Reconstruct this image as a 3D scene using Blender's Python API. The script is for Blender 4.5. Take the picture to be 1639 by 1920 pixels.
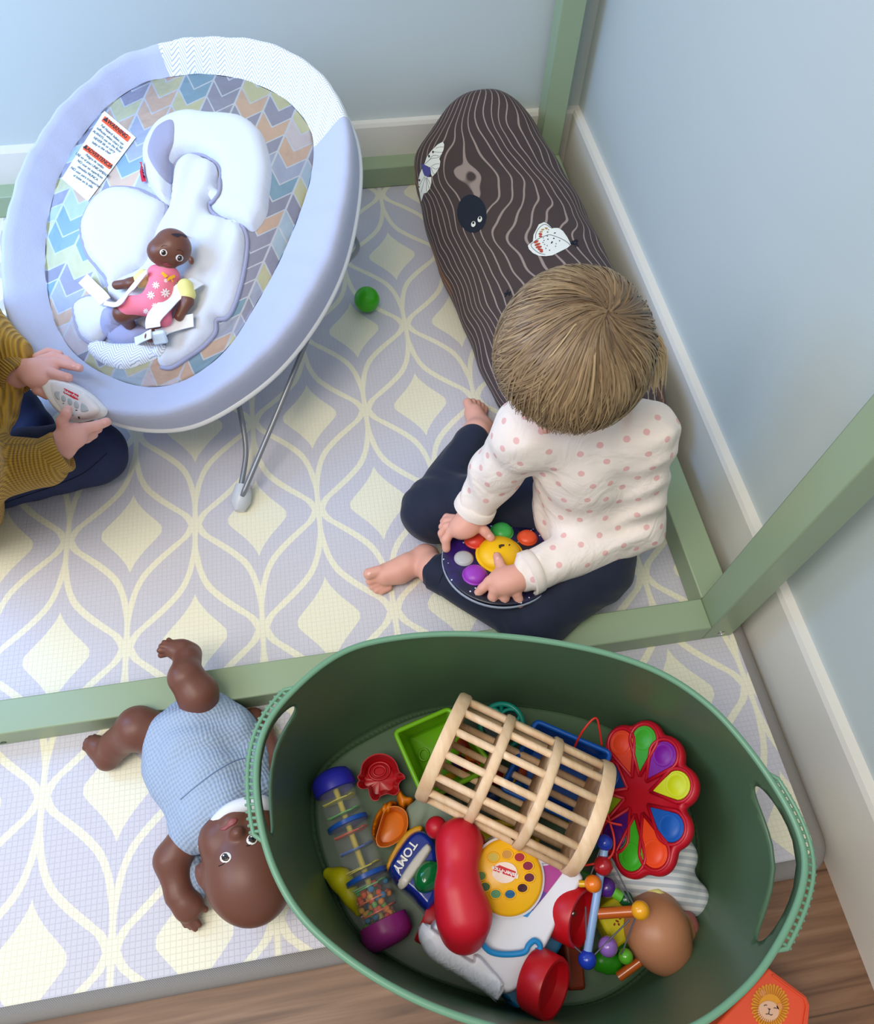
import bpy, bmesh, math, random
import numpy as np
from mathutils import Vector, Matrix
from mathutils.bvhtree import BVHTree
from mathutils.geometry import delaunay_2d_cdt

sc = bpy.context.scene
for o in list(bpy.data.objects):
    bpy.data.objects.remove(o)

# ------------------------------------------------------------------ camera
FPX = 1387.25
PITCH, ROLL, YAW = 1.04310716, 0.05456235, 0.20861562
def _rz(a):
    c, s = math.cos(a), math.sin(a)
    return np.array([[c, -s, 0], [s, c, 0], [0, 0, 1.0]])
_R0 = np.array([[1, 0, 0], [0, -math.sin(PITCH), -math.cos(PITCH)], [0, math.cos(PITCH), -math.sin(PITCH)]])
R = _rz(ROLL) @ _R0 @ _rz(YAW)
CAM = np.array([-0.03264201, -1.15506004, 1.0])
cam = bpy.data.cameras.new('camera')
co = bpy.data.objects.new('camera', cam)
sc.collection.objects.link(co)
mw = Matrix.Identity(4)
for i in range(3):
    mw[i][0], mw[i][1], mw[i][2], mw[i][3] = R[0][i], -R[1][i], -R[2][i], CAM[i]
co.matrix_world = mw
cam.sensor_fit = 'VERTICAL'; cam.sensor_height = 24.0; cam.lens = FPX * 24.0 / 1920.0
cam.clip_start = 0.02
sc.camera = co

# ------------------------------------------------------------------ light
W = bpy.data.worlds.new('world'); sc.world = W; W.use_nodes = True
W.node_tree.nodes['Background'].inputs[0].default_value = (0.93, 0.95, 1.0, 1)
W.node_tree.nodes['Background'].inputs[1].default_value = 0.46
def area(name, loc, target, size, col, power):
    l = bpy.data.lights.new(name, 'AREA'); l.shape = 'RECTANGLE'; l.size, l.size_y = size
    l.color = col; l.energy = power
    o = bpy.data.objects.new(name, l); sc.collection.objects.link(o); o.location = loc
    o.rotation_euler = (Vector(target) - Vector(loc)).to_track_quat('-Z', 'Y').to_euler()
    return o
area('blue_accent_light', (-1.0, -0.32, 0.85), (-0.45, 0.05, 0.25), (0.6, 0.6), (0.20, 0.48, 1.0), 10)  # added blue accent that tints the back-left corner
area('far_window_light', (-1.7, -1.3, 1.9), (0.0, -0.6, 0.0), (1.2, 1.2), (0.90, 0.93, 1.0), 19)
area('overhead_warm_fill', (-0.65, -1.35, 2.4), (0.0, -0.5, 0.0), (0.9, 0.9), (1.0, 0.90, 0.76), 24)  # added warm fill from overhead, not a known lamp
sc.view_settings.view_transform = 'Standard'; sc.view_settings.look = 'None'
sc.view_settings.gamma = 1; sc.view_settings.use_curve_mapping = False
sc.view_settings.exposure = 0.18

# ------------------------------------------------------------------ projection helpers
def ray(u, v):
    return R.T @ np.array([(u - 819.5) / FPX, (v - 960.0) / FPX, 1.0])
def at(u, v, z=0.0):
    d = ray(u, v); return CAM + d * (z - CAM[2]) / d[2]
def onp(u, v, P0, n):
    d = ray(u, v); return CAM + d * (np.dot(np.array(P0) - CAM, n) / np.dot(d, n))
def pxm(u, v, z):      # metres per pixel near that point
    return np.linalg.norm(at(u, v, z) - CAM) / FPX / math.hypot(1, math.hypot(u - 819.5, v - 960) / FPX)

# ------------------------------------------------------------------ materials
def lin(c):
    if isinstance(c, str):
        c = [int(c[i:i + 2], 16) / 255 for i in (0, 2, 4)]
    return tuple((x / 12.92 if x <= 0.04045 else ((x + 0.055) / 1.055) ** 2.4) for x in c) + (1.0,)
class NT:
    def __init__(s, nt): s.nt = nt; s.n = nt.nodes; s.l = nt.links
    def node(s, t, **k):
        n = s.n.new(t)
        for a, b in k.items(): setattr(n, a, b)
        return n
    def put(s, sock, v):
        if isinstance(v, bpy.types.NodeSocket): s.l.new(v, sock)
        elif v is not None: sock.default_value = v
    def math(s, op, a, b=None, c=None, clamp=False):
        n = s.node('ShaderNodeMath', operation=op, use_clamp=clamp)
        s.put(n.inputs[0], a); s.put(n.inputs[1], b)
        if c is not None: s.put(n.inputs[2], c)
        return n.outputs[0]
    def mix(s, f, a, b):
        n = s.node('ShaderNodeMix', data_type='RGBA')
        s.put(n.inputs[0], f); s.put(n.inputs[6], a); s.put(n.inputs[7], b)
        return n.outputs[2]
    def sep(s, v):
        n = s.node('ShaderNodeSeparateXYZ'); s.put(n.inputs[0], v); return n.outputs
    def comb(s, x, y, z=0.0):
        n = s.node('ShaderNodeCombineXYZ'); s.put(n.inputs[0], x); s.put(n.inputs[1], y); s.put(n.inputs[2], z); return n.outputs[0]
    def noise(s, vec, scale, detail=2.0, out=0, dist=0.0):
        n = s.node('ShaderNodeTexNoise'); s.put(n.inputs['Vector'], vec); n.inputs['Scale'].default_value = scale
        n.inputs['Detail'].default_value = detail; n.inputs['Distortion'].default_value = dist
        return n.outputs[out]
    def step(s, v, e0, e1):
        n = s.node('ShaderNodeMapRange', clamp=True); s.put(n.inputs[0], v)
        s.put(n.inputs[1], e0); s.put(n.inputs[2], e1); n.inputs[3].default_value = 0; n.inputs[4].default_value = 1
        return n.outputs[0]
    def ramp(s, v, stops, const=False):
        n = s.node('ShaderNodeValToRGB'); s.put(n.inputs[0], v); r = n.color_ramp
        if const: r.interpolation = 'CONSTANT'
        while len(r.elements) < len(stops): r.elements.new(0.5)
        for e, (p, c) in zip(r.elements, stops): e.position = p; e.color = lin(c)
        return n.outputs[0]
    def curve(s, v, pts):
        n = s.node('ShaderNodeFloatCurve'); s.put(n.inputs[1], v); c = n.mapping.curves[0]
        n.mapping.use_clip = False
        while len(c.points) < len(pts): c.points.new(0.5, 0.5)
        for p, q in zip(c.points, pts): p.location = q
        n.mapping.update(); return n.outputs[0]
    def bump(s, h, strength=0.3, dist=0.001):
        n = s.node('ShaderNodeBump'); s.put(n.inputs['Height'], h); n.inputs['Strength'].default_value = strength
        n.inputs['Distance'].default_value = dist; return n.outputs[0]
    def geo(s): return s.node('ShaderNodeNewGeometry').outputs['Position']
    def obj(s): return s.node('ShaderNodeTexCoord').outputs['Object']
    def uv(s): return s.node('ShaderNodeTexCoord').outputs['UV']
MC = {}
def mat(name, col='808080', rough=0.5, bump=None, metal=0.0, trans=0.0, sheen=0.0, coat=0.0, sss=0.0, ior=1.45, alpha=1.0, build=None, var=0.0):
    if name in MC: return MC[name]
    m = bpy.data.materials.new(name); m.use_nodes = True
    b = m.node_tree.nodes['Principled BSDF']; t = NT(m.node_tree)
    c = lin(col)
    b.inputs['Base Color'].default_value = c; b.inputs['Roughness'].default_value = rough
    b.inputs['Metallic'].default_value = metal; b.inputs['IOR'].default_value = ior
    b.inputs['Transmission Weight'].default_value = trans
    b.inputs['Sheen Weight'].default_value = sheen; b.inputs['Coat Weight'].default_value = coat
    b.inputs['Alpha'].default_value = alpha
    if sss:
        b.inputs['Subsurface Weight'].default_value = sss; b.inputs['Subsurface Scale'].default_value = 0.01
        b.inputs['Subsurface Radius'].default_value = (1.0, 0.4, 0.25)
    p = t.obj() if (bump or var) else None
    if var:
        f = t.noise(p, 14.0, 3.0)
        c2 = tuple(x * (1 - var) for x in c[:3]) + (1,)
        t.put(b.inputs['Base Color'], t.mix(f, c, c2))
    if bump: t.put(b.inputs['Normal'], t.bump(t.noise(p, bump[0], 3.0), bump[1], bump[2] if len(bump) > 2 else 0.001))
    if build: build(t, b)
    MC[name] = m; return m

# ------------------------------------------------------------------ mesh helpers
class MB:
    def __init__(s): s.v = []; s.f = []
    def add(s, v, f):
        k = len(s.v); s.v += [tuple(float(c) for c in p) for p in v]; s.f += [[i + k for i in q] for q in f]; return s
    def box(s, c, size, M3=None):
        M3 = np.eye(3) if M3 is None else M3
        v = [np.array(c) + M3 @ (np.array([x, y, z]) * np.array(size) / 2) for x in (-1, 1) for y in (-1, 1) for z in (-1, 1)]
        return s.add(v, [(0, 1, 3, 2), (4, 6, 7, 5), (0, 4, 5, 1), (2, 3, 7, 6), (0, 2, 6, 4), (1, 5, 7, 3)])
    def prism(s, poly, top):        # poly: list of 3-D points, top: offset vector
        n = len(poly); a = [np.array(p) for p in poly]; b = [p + np.array(top) for p in a]
        return s.add(a + b, [list(range(n))[::-1], list(range(n, 2 * n))] + [(i, (i + 1) % n, n + (i + 1) % n, n + i) for i in range(n)])
    def loft(s, rings, closed=True, caps=True):
        n = len(rings[0]); v = [p for r in rings for p in r]; f = []
        for k in range(len(rings) - 1):
            for i in range(n if closed else n - 1):
                j = (i + 1) % n; f.append((k * n + i, k * n + j, (k + 1) * n + j, (k + 1) * n + i))
        if caps and closed: f.append(list(range(n))[::-1]); f.append([(len(rings) - 1) * n + i for i in range(n)])
        return s.add(v, f)
    def tube(s, pts, r, n=8, closed=False, flat=None):
        pts = [np.array(p, float) for p in pts]; m = len(pts)
        rs = r if hasattr(r, '__len__') else [r] * m
        rings = []; up = None
        for i, p in enumerate(pts):
            if closed: t = pts[(i + 1) % m] - pts[i - 1]
            else: t = pts[min(i + 1, m - 1)] - pts[max(i - 1, 0)]
            t = t / (np.linalg.norm(t) + 1e-12)
            if flat is not None:
                w = np.array(flat(i) if callable(flat) else flat[0:3], float)
                a = w - t * np.dot(w, t); a /= np.linalg.norm(a) + 1e-12
            elif up is None:
                a = np.cross(t, [0, 0, 1.0]);
                if np.linalg.norm(a) < 1e-3: a = np.cross(t, [0, 1.0, 0])
                a /= np.linalg.norm(a)
            else:
                a = up - t * np.dot(up, t); a /= np.linalg.norm(a) + 1e-12
            up = a; b = np.cross(t, a)
            k = 1.0 if flat is None or callable(flat) else flat[3]
            rings.append([p + a * math.cos(q) * rs[i] + b * math.sin(q) * rs[i] * k for q in np.arange(n) * 2 * math.pi / n])
        if closed: rings.append(rings[0]); return s.loft(rings, True, False)
        return s.loft(rings)
    def lathe(s, prof, M4, n=32):     # prof: (r, z); M4 4x4 placing it
        rings = []
        for r, z in prof:
            rings.append([(M4 @ np.array([r * math.cos(q), r * math.sin(q), z, 1]))[:3] for q in np.arange(n) * 2 * math.pi / n])
        return s.loft(rings)
    def ball(s, c, r, M3=None, n=20):
        r = np.array([r, r, r] if np.isscalar(r) else r, float); M3 = np.eye(3) if M3 is None else M3
        rings = []
        for k in range(n // 2 + 1):
            ph = math.pi * k / (n // 2); ph = min(max(ph, 0.02), math.pi - 0.02)
            rings.append([np.array(c) + M3 @ (r * np.array([math.sin(ph) * math.cos(q), math.sin(ph) * math.sin(q), -math.cos(ph)])) for q in np.arange(n) * 2 * math.pi / n])
        return s.loft(rings)
ROOTS = {}
def finish(o, parent):
    sc.collection.objects.link(o)
    if parent is not None:
        o.parent = parent
        o.matrix_parent_inverse = Matrix.Translation(wloc(parent)).inverted()
    return o
def wloc(o):
    v = Vector(o.location)
    return v
def obj(name, mb, m, parent=None, smooth=35, bevel=0, sub=0, solid=0, seg=2):
    me = bpy.data.meshes.new(name); me.from_pydata(mb.v, [], mb.f); me.update()
    bm = bmesh.new(); bm.from_mesh(me); bmesh.ops.recalc_face_normals(bm, faces=bm.faces); bm.to_mesh(me); bm.free()
    return mobj(name, me, m, parent, smooth, bevel, sub, solid, seg)
def mobj(name, me, m, parent=None, smooth=35, bevel=0, sub=0, solid=0, seg=2):
    o = bpy.data.objects.new(name, me)
    if m is not None: me.materials.append(m)
    if smooth:
        me.polygons.foreach_set('use_smooth', [True] * len(me.polygons))
        if smooth < 180: me.set_sharp_from_angle(angle=math.radians(smooth))
    if solid:
        q = o.modifiers.new('solid', 'SOLIDIFY'); q.thickness = solid; q.offset = 0
    if bevel:
        q = o.modifiers.new('bevel', 'BEVEL'); q.width = bevel; q.segments = seg; q.limit_method = 'ANGLE'; q.angle_limit = math.radians(40)
    if sub:
        q = o.modifiers.new('sub', 'SUBSURF'); q.levels = sub; q.render_levels = sub
    return finish(o, parent)
def tag(o, label, cat=None, group=None, kind=None):
    if label: o['label'] = label
    if cat: o['category'] = cat
    if group: o['group'] = group
    if kind: o['kind'] = kind
    return o
def thing(name, label, cat, loc, group=None):
    o = bpy.data.objects.new(name, None); o.empty_display_size = 0.02
    sc.collection.objects.link(o); o.location = Vector([float(c) for c in loc]); return tag(o, label, cat, group)
def struct(o): o['kind'] = 'structure'; return o

def smooth_poly(pts, n=8, closed=True):
    pts = np.array(pts, float); m = len(pts); out = []
    for i in range(m if closed else m - 1):
        p0, p1, p2, p3 = (pts[(i - 1) % m], pts[i], pts[(i + 1) % m], pts[(i + 2) % m]) if closed else (pts[max(i - 1, 0)], pts[i], pts[i + 1], pts[min(i + 2, m - 1)])
        for k in range(n):
            t = k / n
            out.append(0.5 * ((2 * p1) + (-p0 + p2) * t + (2 * p0 - 5 * p1 + 4 * p2 - p3) * t * t + (-p0 + 3 * p1 - 3 * p2 + p3) * t ** 3))
    if not closed: out.append(pts[-1])
    return np.array(out)
def inside(P, poly):
    x, y = P[:, 0], P[:, 1]; r = np.zeros(len(P), bool); n = len(poly)
    for i in range(n):
        x1, y1 = poly[i]; x2, y2 = poly[(i + 1) % n]
        c = ((y1 > y) != (y2 > y)) & (x < (x2 - x1) * (y - y1) / (y2 - y1 + 1e-12) + x1); r ^= c
    return r
def bdist(P, poly):
    d = np.full(len(P), 1e9); n = len(poly)
    for i in range(n):
        a = poly[i]; b = poly[(i + 1) % n]; ab = b - a
        t = np.clip(((P - a) @ ab) / (ab @ ab + 1e-12), 0, 1); d = np.minimum(d, np.linalg.norm(P - a - t[:, None] * ab, axis=1))
    return d
def fill2d(poly, step):
    poly = np.array(poly, float); out = [poly[0]]
    q = []
    for i in range(len(poly)):
        a, b = poly[i], poly[(i + 1) % len(poly)]; k = max(1, int(np.linalg.norm(b - a) / step))
        q += [a + (b - a) * j / k for j in range(k)]
    poly = np.array(q); lo, hi = poly.min(0), poly.max(0)
    gx, gy = np.meshgrid(np.arange(lo[0], hi[0], step), np.arange(lo[1], hi[1], step * .87))
    gx = gx + (np.arange(gx.shape[0]) % 2)[:, None] * step / 2
    G = np.stack([gx.ravel(), gy.ravel()], 1)
    G = G[inside(G, poly)]; G = G[bdist(G, poly) > step * 0.5]
    V = [Vector(p) for p in poly] + [Vector(p) for p in G]
    vo, eo, fo, _, _, _ = delaunay_2d_cdt(V, [], [list(range(len(poly)))], 1, 1e-6)
    P = np.array([tuple(v) for v in vo]); return P, [list(f) for f in fo], bdist(P, poly)
def bvh_of(*obs):
    V = []; F = []
    dg = bpy.context.evaluated_depsgraph_get()
    for o in obs:
        me = o.evaluated_get(dg).to_mesh(); k = len(V)
        V += [tuple(v.co) for v in me.vertices]; F += [[i + k for i in p.vertices] for p in me.polygons]
    return BVHTree.FromPolygons([Vector(v) for v in V], F)
def surf(bvh, zdef=0.0):
    def f(u, v):
        d = Vector(ray(u, v)).normalized(); h = bvh.ray_cast(Vector(CAM), d)
        if h[0] is None: return at(u, v, zdef), np.array([0, 0, 1.0])
        n = h[1]; n = -n if n.dot(d) > 0 else n
        return np.array(h[0]), np.array(n)
    return f
def flat(z):
    return lambda u, v: (at(u, v, z), np.array([0, 0, 1.0]))
def puff(name, poly, target, h, m, parent, step=6, edge=None, lift=0.0006, sm=1, up=None, smoothn=6, back=False, fn=None, smooth=60):
    """cushion / patch with outline poly lying on target surface; h height, edge = rounding width in px"""
    poly = smooth_poly(poly, smoothn) if smoothn else np.array(poly, float)
    P, F, D = fill2d(poly, step)
    V = []
    for i, (u, v) in enumerate(P):
        p, n = target(u, v)
        if up is not None: n = np.array(up)
        e = 1.0
        if edge: t = min(D[i] / edge, 1.0); e = math.sqrt(max(0.0, 1 - (1 - t) ** 2))
        q = h * e + lift + (fn(u, v, D[i]) if fn else 0)
        V.append(np.array(p) + n * q)
    mb = MB(); mb.add(V, F)
    if back:       # closed underside
        k = len(P); W_ = [target(u, v)[0] + (np.array(up) if up is not None else target(u, v)[1]) * lift * 0.5 for u, v in P]
        mb.add(W_, [f[::-1] for f in F])
    return obj(name, mb, m, parent, smooth=smooth)
def trace(pts, target, r, name, m, parent, lift=0.0, closed=False, n=8, sn=6):
    pts = smooth_poly(pts, sn, closed)
    P = []
    for u, v in pts:
        p, nn = target(u, v); P.append(p + nn * lift)
    return obj(name, MB().tube(P, r, n, closed), m, parent, smooth=180)
def text(name, s, M4, size, m, parent, ext=0.0003, bold=False, align='CENTER'):
    c = bpy.data.curves.new(name, 'FONT'); c.body = s; c.size = size; c.extrude = ext; c.align_x = align; c.align_y = 'CENTER'
    if bold: c.offset = size * 0.018
    o = bpy.data.objects.new(name, c); sc.collection.objects.link(o)
    dg = bpy.context.evaluated_depsgraph_get(); me = bpy.data.meshes.new_from_object(o.evaluated_get(dg))
    bpy.data.objects.remove(o); me.transform(Matrix([list(map(float, r)) for r in M4])); me.name = name
    me.materials.clear()
    return mobj(name, me, m, parent, smooth=0)
def frame3(o, x, z):      # 4x4 from origin, x direction, approx normal
    x = np.array(x, float); x /= np.linalg.norm(x); z = np.array(z, float); z -= x * np.dot(z, x); z /= np.linalg.norm(z); y = np.cross(z, x)
    M_ = np.eye(4); M_[:3, 0] = x; M_[:3, 1] = y; M_[:3, 2] = z; M_[:3, 3] = o; return M_
def xf(M4, p): return (M4 @ np.array([p[0], p[1], p[2], 1.0]))[:3]

# ------------------------------------------------------------------ implicit surfaces (one continuous skin over limbs)
def sdf_mesh(prims, vox, k=0.012, warp=None, pad=0.02):
    """prims: ('c', p0, r0, p1, r1[, k]) round cone; ('e', centre, radii, M3[, k]) ellipsoid; sign '-' variants carve"""
    lo = np.full(3, 1e9); hi = -lo
    for q in prims:
        if q[0][0] == 'c':
            for p, r in ((q[1], q[2]), (q[3], q[4])): lo = np.minimum(lo, np.array(p) - r); hi = np.maximum(hi, np.array(p) + r)
        elif len(q[0]) == 1: r = max(q[2]); lo = np.minimum(lo, np.array(q[1]) - r); hi = np.maximum(hi, np.array(q[1]) + r)
    lo = lo - pad; hi = hi + pad; n = np.ceil((hi - lo) / vox).astype(int) + 1
    G = np.full(n, 0.05, np.float32)
    ax = [lo[i] + np.arange(n[i]) * vox for i in range(3)]
    for q in prims:
        neg = q[0].endswith('-')
        if q[0][0] == 'c':
            a, r0, b, r1 = np.array(q[1], float), q[2], np.array(q[3], float), q[4]; kk = q[5] if len(q) > 5 else k
            l = np.minimum(a - r0, b - r1); h = np.maximum(a + r0, b + r1)
        else:
            c, rr = np.array(q[1], float), np.array(q[2], float); M3 = np.eye(3) if q[3] is None else np.array(q[3]); kk = q[4] if len(q) > 4 else k
            l = c - rr.max(); h = c + rr.max()
        i0 = np.maximum(((l - 0.03 - lo) / vox).astype(int), 0); i1 = np.minimum(((h + 0.03 - lo) / vox).astype(int) + 2, n)
        X, Y, Z = np.meshgrid(*[ax[i][i0[i]:i1[i]] for i in range(3)], indexing='ij')
        if q[0][0] == 'c':
            ab = b - a; L2 = ab @ ab + 1e-12
            t = np.clip(((X - a[0]) * ab[0] + (Y - a[1]) * ab[1] + (Z - a[2]) * ab[2]) / L2, 0, 1)
            d = np.sqrt((X - a[0] - t * ab[0]) ** 2 + (Y - a[1] - t * ab[1]) ** 2 + (Z - a[2] - t * ab[2]) ** 2) - (r0 + (r1 - r0) * t)
        else:
            P = np.stack([X - c[0], Y - c[1], Z - c[2]], -1) @ M3
            kq = np.linalg.norm(P / rr, axis=-1); kg = np.linalg.norm(P / rr ** 2, axis=-1) + 1e-9
            d = kq * (kq - 1) / kg
        s = tuple(slice(i0[i], i1[i]) for i in range(3)); g = G[s]
        if neg: d = -d; hh = np.maximum(kk - np.abs(g - d), 0) / kk; G[s] = np.maximum(g, d) + hh * hh * kk / 4
        else: hh = np.maximum(kk - np.abs(g - d), 0) / kk; G[s] = np.minimum(g, d) + -hh * hh * kk / 4
    if warp is not None:
        X, Y, Z = np.meshgrid(*ax, indexing='ij'); m_ = np.abs(G) < 0.02
        G[m_] += warp(X[m_], Y[m_], Z[m_])
    return nets(G, lo, vox)
def nets(G, lo, vox):
    S = G < 0; n = np.array(G.shape)
    acc = np.zeros(tuple(n - 1) + (3,), np.float32); cnt = np.zeros(tuple(n - 1), np.int32)
    F = []
    off = [(0, 0), (1, 0), (0, 1), (1, 1)]
    cross = []
    for a in range(3):
        s0 = [slice(None)] * 3; s1 = [slice(None)] * 3; s0[a] = slice(0, -1); s1[a] = slice(1, None)
        A = S[tuple(s0)]; B = S[tuple(s1)]; idx = np.argwhere(A != B)
        g0 = G[tuple(s0)][tuple(idx.T)]; g1 = G[tuple(s1)][tuple(idx.T)]; t = g0 / (g0 - g1)
        pos = idx.astype(np.float32); pos[:, a] += t
        b, c = [(1, 2), (2, 0), (0, 1)][a]
        ok = (idx[:, b] > 0) & (idx[:, c] > 0) & (idx[:, b] < n[b] - 1) & (idx[:, c] < n[c] - 1)
        for ob, oc in off:
            ci = idx.copy(); ci[:, b] -= ob; ci[:, c] -= oc
            v = (ci >= 0).all(1) & (ci < n - 1).all(1)
            np.add.at(acc, tuple(ci[v].T), pos[v]); np.add.at(cnt, tuple(ci[v].T), 1)
        cross.append((idx[ok], A[tuple(idx[ok].T)], b, c))
    cells = np.argwhere(cnt > 0); vid = np.full(tuple(n - 1), -1, np.int64); vid[tuple(cells.T)] = np.arange(len(cells))
    V = acc[tuple(cells.T)] / cnt[tuple(cells.T)][:, None] * vox + lo
    for idx, sgn, b, c in cross:
        q = []
        for ob, oc in [(1, 1), (0, 1), (0, 0), (1, 0)]:
            ci = idx.copy(); ci[:, b] -= ob; ci[:, c] -= oc; q.append(vid[tuple(ci.T)])
        q = np.stack(q, 1); q[~sgn] = q[~sgn][:, ::-1]; F.append(q)
    return V, np.concatenate(F)
def blob(name, prims, m, parent=None, vox=0.003, k=0.012, warp=None, smooth=2):
    V, F = sdf_mesh(prims, vox, k, warp)
    me = bpy.data.meshes.new(name); me.from_pydata(V.tolist(), [], F.tolist()); me.update()
    bm = bmesh.new(); bm.from_mesh(me)
    for _ in range(smooth): bmesh.ops.smooth_vert(bm, verts=bm.verts, factor=0.5, use_axis_x=True, use_axis_y=True, use_axis_z=True)
    bm.to_mesh(me); bm.free()
    return mobj(name, me, m, parent, smooth=180)

# ================================================================== ROOM
WX, WY, FZ = 0.518, 0.262, -0.035
def wall_mat(t, b):
    p = t.geo(); f = t.noise(p, 3.0, 2.0)
    t.put(b.inputs['Base Color'], t.mix(f, lin('bdc6c4'), lin('c1cac8')))
    t.put(b.inputs['Normal'], t.bump(t.noise(p, 260.0, 2.0), 0.12, 0.0006))
wallm = mat('wall_paint', 'b9c4c6', 0.62, build=wall_mat)
trimm = mat('white_trim_paint', 'dedad0', 0.35)
def wood(t, b):
    x, y, z = t.sep(t.geo())
    yy = t.math('DIVIDE', y, 0.145); row = t.math('FLOOR', yy)
    wn = t.node('ShaderNodeTexWhiteNoise', noise_dimensions='1D'); t.put(wn.inputs[1], row)
    xs = t.math('ADD', x, t.math('MULTIPLY', wn.outputs[0], 3.0))
    v = t.comb(t.math('MULTIPLY', xs, 1.6), t.math('MULTIPLY', y, 26.0), row)
    g = t.noise(v, 3.0, 6.0, dist=0.6)
    c = t.ramp(g, [(0.25, '5c4130'), (0.5, '7c5c45'), (0.75, '96765e')])
    fr = t.math('FRACT', yy); ed = t.math('MULTIPLY', t.step(fr, 0.0, 0.012), t.step(fr, 1.0, 0.988))
    c = t.mix(ed, lin('4a3426'), c)
    t.put(b.inputs['Base Color'], c); t.put(b.inputs['Normal'], t.bump(g, 0.15, 0.001))
woodm = mat('oak_floor', '8d6a50', 0.45, build=wood)
struct(obj('floor', MB().box((-0.5, -0.9, FZ - 0.02), (2.4, 2.5, 0.04)), woodm, smooth=0))
struct(obj('wall_back', MB().box((-0.5, WY + 0.04, 1.1), (2.2, 0.08, 2.4)), wallm, smooth=0))
struct(obj('wall_right', MB().box((WX + 0.04, -0.85, 1.1), (0.08, 2.3, 2.4)), wallm, smooth=0))
def board(name, a, b, nrm):
    a, b, nrm = map(np.array, (a, b, nrm)); prof = [(-.004, FZ), (0.016, FZ), (0.016, 0.108), (0.013, 0.115), (-.004, 0.115)]
    rings = [[p + nrm * q[0] + np.array([0, 0, q[1]]) for q in prof] for p in (a, b)]
    return struct(obj(name, MB().loft(rings), trimm, smooth=20))
board('baseboard_back', (-1.6, WY, 0), (WX + .02, WY, 0), (0, -1, 0))
board('baseboard_right', (WX, -2.0, 0), (WX, WY - .0158, 0), (-1, 0, 0))

# ================================================================== PLAY MAT
MA, MBB = 0.0942499, 0.18460284
def matpat(t, b):
    x, y, z = t.sep(t.geo())
    u = t.math('DIVIDE', x, MA); v = t.math('DIVIDE', y, MBB)
    v = t.math('MULTIPLY', v, -1.0)
    fu, fv = t.math('FLOOR', u), t.math('FLOOR', v); a = t.math('FRACT', u); c = t.math('FRACT', v)
    par = t.math('ABSOLUTE', t.math('MODULO', t.math('ADD', fu, fv), 2.0))
    inv = t.math('SUBTRACT', 1.0, a)
    n = t.node('ShaderNodeMix', data_type='FLOAT'); t.put(n.inputs[0], par); t.put(n.inputs[2], a); t.put(n.inputs[3], inv)
    a = n.outputs[0]
    S = [(0, .055), (.08, .12), (.165, .29), (.25, .48), (.34, .66), (.43, .80), (.55, .905), (.68, .965), (.82, 1.0), (1, 1.0)]
    def line(aa, cc):
        d = t.math('ABSOLUTE', t.math('SUBTRACT', aa, t.curve(cc, S)))
        w = t.curve(cc, [(0, .05), (.08, .062), (.2, .075), (.35, .068), (.5, .05), (.68, .046), (.82, .042), (1, .06)])
        return t.step(t.math('SUBTRACT', w, d), -0.006, 0.006)
    m1 = line(a, c); m2 = line(t.math('SUBTRACT', 1.0, a), t.math('SUBTRACT', 1.0, c))
    def dia(aa, cc):
        w = t.curve(t.math('DIVIDE', cc, 0.37), [(0, .47), (.08, .465), (.17, .42), (.33, .32), (.5, .21), (.65, .13), (.8, .06), (1, 0.0)])
        k = t.step(t.math('SUBTRACT', w, aa), -0.006, 0.006)
        return t.math('MULTIPLY', k, t.step(cc, 0.37, 0.365))
    m3 = dia(t.math('SUBTRACT', 1.0, a), c); m4 = dia(a, t.math('SUBTRACT', 1.0, c))
    mk = t.math('MAXIMUM', t.math('MAXIMUM', m1, m2), t.math('MAXIMUM', m3, m4))
    col = t.mix(mk, lin('cbc9d2'), lin('ebe7cf'))
    # woven emboss
    gx = t.math('ABSOLUTE', t.math('SUBTRACT', t.math('FRACT', t.math('DIVIDE', x, 0.0066)), 0.5))
    gy = t.math('ABSOLUTE', t.math('SUBTRACT', t.math('FRACT', t.math('DIVIDE', y, 0.0066)), 0.5))
    e = t.math('MINIMUM', t.step(gx, 0.5, 0.40), t.step(gy, 0.5, 0.42))
    fine = t.noise(t.geo(), 500.0, 2.0)
    hgt = t.math('ADD', e, t.math('MULTIPLY', fine, 0.5))
    t.put(b.inputs['Base Color'], col); t.put(b.inputs['Normal'], t.bump(hgt, 0.55, 0.0006))
matm = mat('ogee_mat_print', 'cccccc', 0.5, build=matpat)
def bindf(t, b):
    x, y, z = t.sep(t.geo())
    r = t.math('SINE', t.math('MULTIPLY', t.math('ADD', x, y), 2600.0))
    t.put(b.inputs['Normal'], t.bump(r, 0.5, 0.0006))
bindm = mat('grey_binding_tape', '8d8985', 0.85, build=bindf)
mt = thing('play_mat', 'cushioned play mat with a cream and lilac-grey ogee print and grey bound edge', 'play mat', (0.0, -0.4, FZ))
MX0, MX1, MY0, MY1 = -1.25, 0.499, -1.163, 0.235
def rrect(x0, x1, y0, y1, r, n=10):
    out = []
    for cx, cy, a0 in ((x1 - r, y1 - r, 0), (x0 + r, y1 - r, 90), (x0 + r, y0 + r, 180), (x1 - r, y0 + r, 270)):
        for k in range(n + 1):
            a = math.radians(a0 + 90 * k / n); out.append((cx + r * math.cos(a), cy + r * math.sin(a)))
    return out
def ring_at(inset, z, r): return [(x, y, z) for x, y in rrect(MX0 + inset, MX1 - inset, MY0 + inset, MY1 - inset, max(r - inset, 0.004))]
obj('printed_top', MB().prism([(x, y, FZ + 0.002) for x, y in rrect(MX0 + .008, MX1 - .008, MY0 + .008, MY1 - .008, .035)], (0, 0, -FZ - 0.002)), matm, mt)
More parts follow.
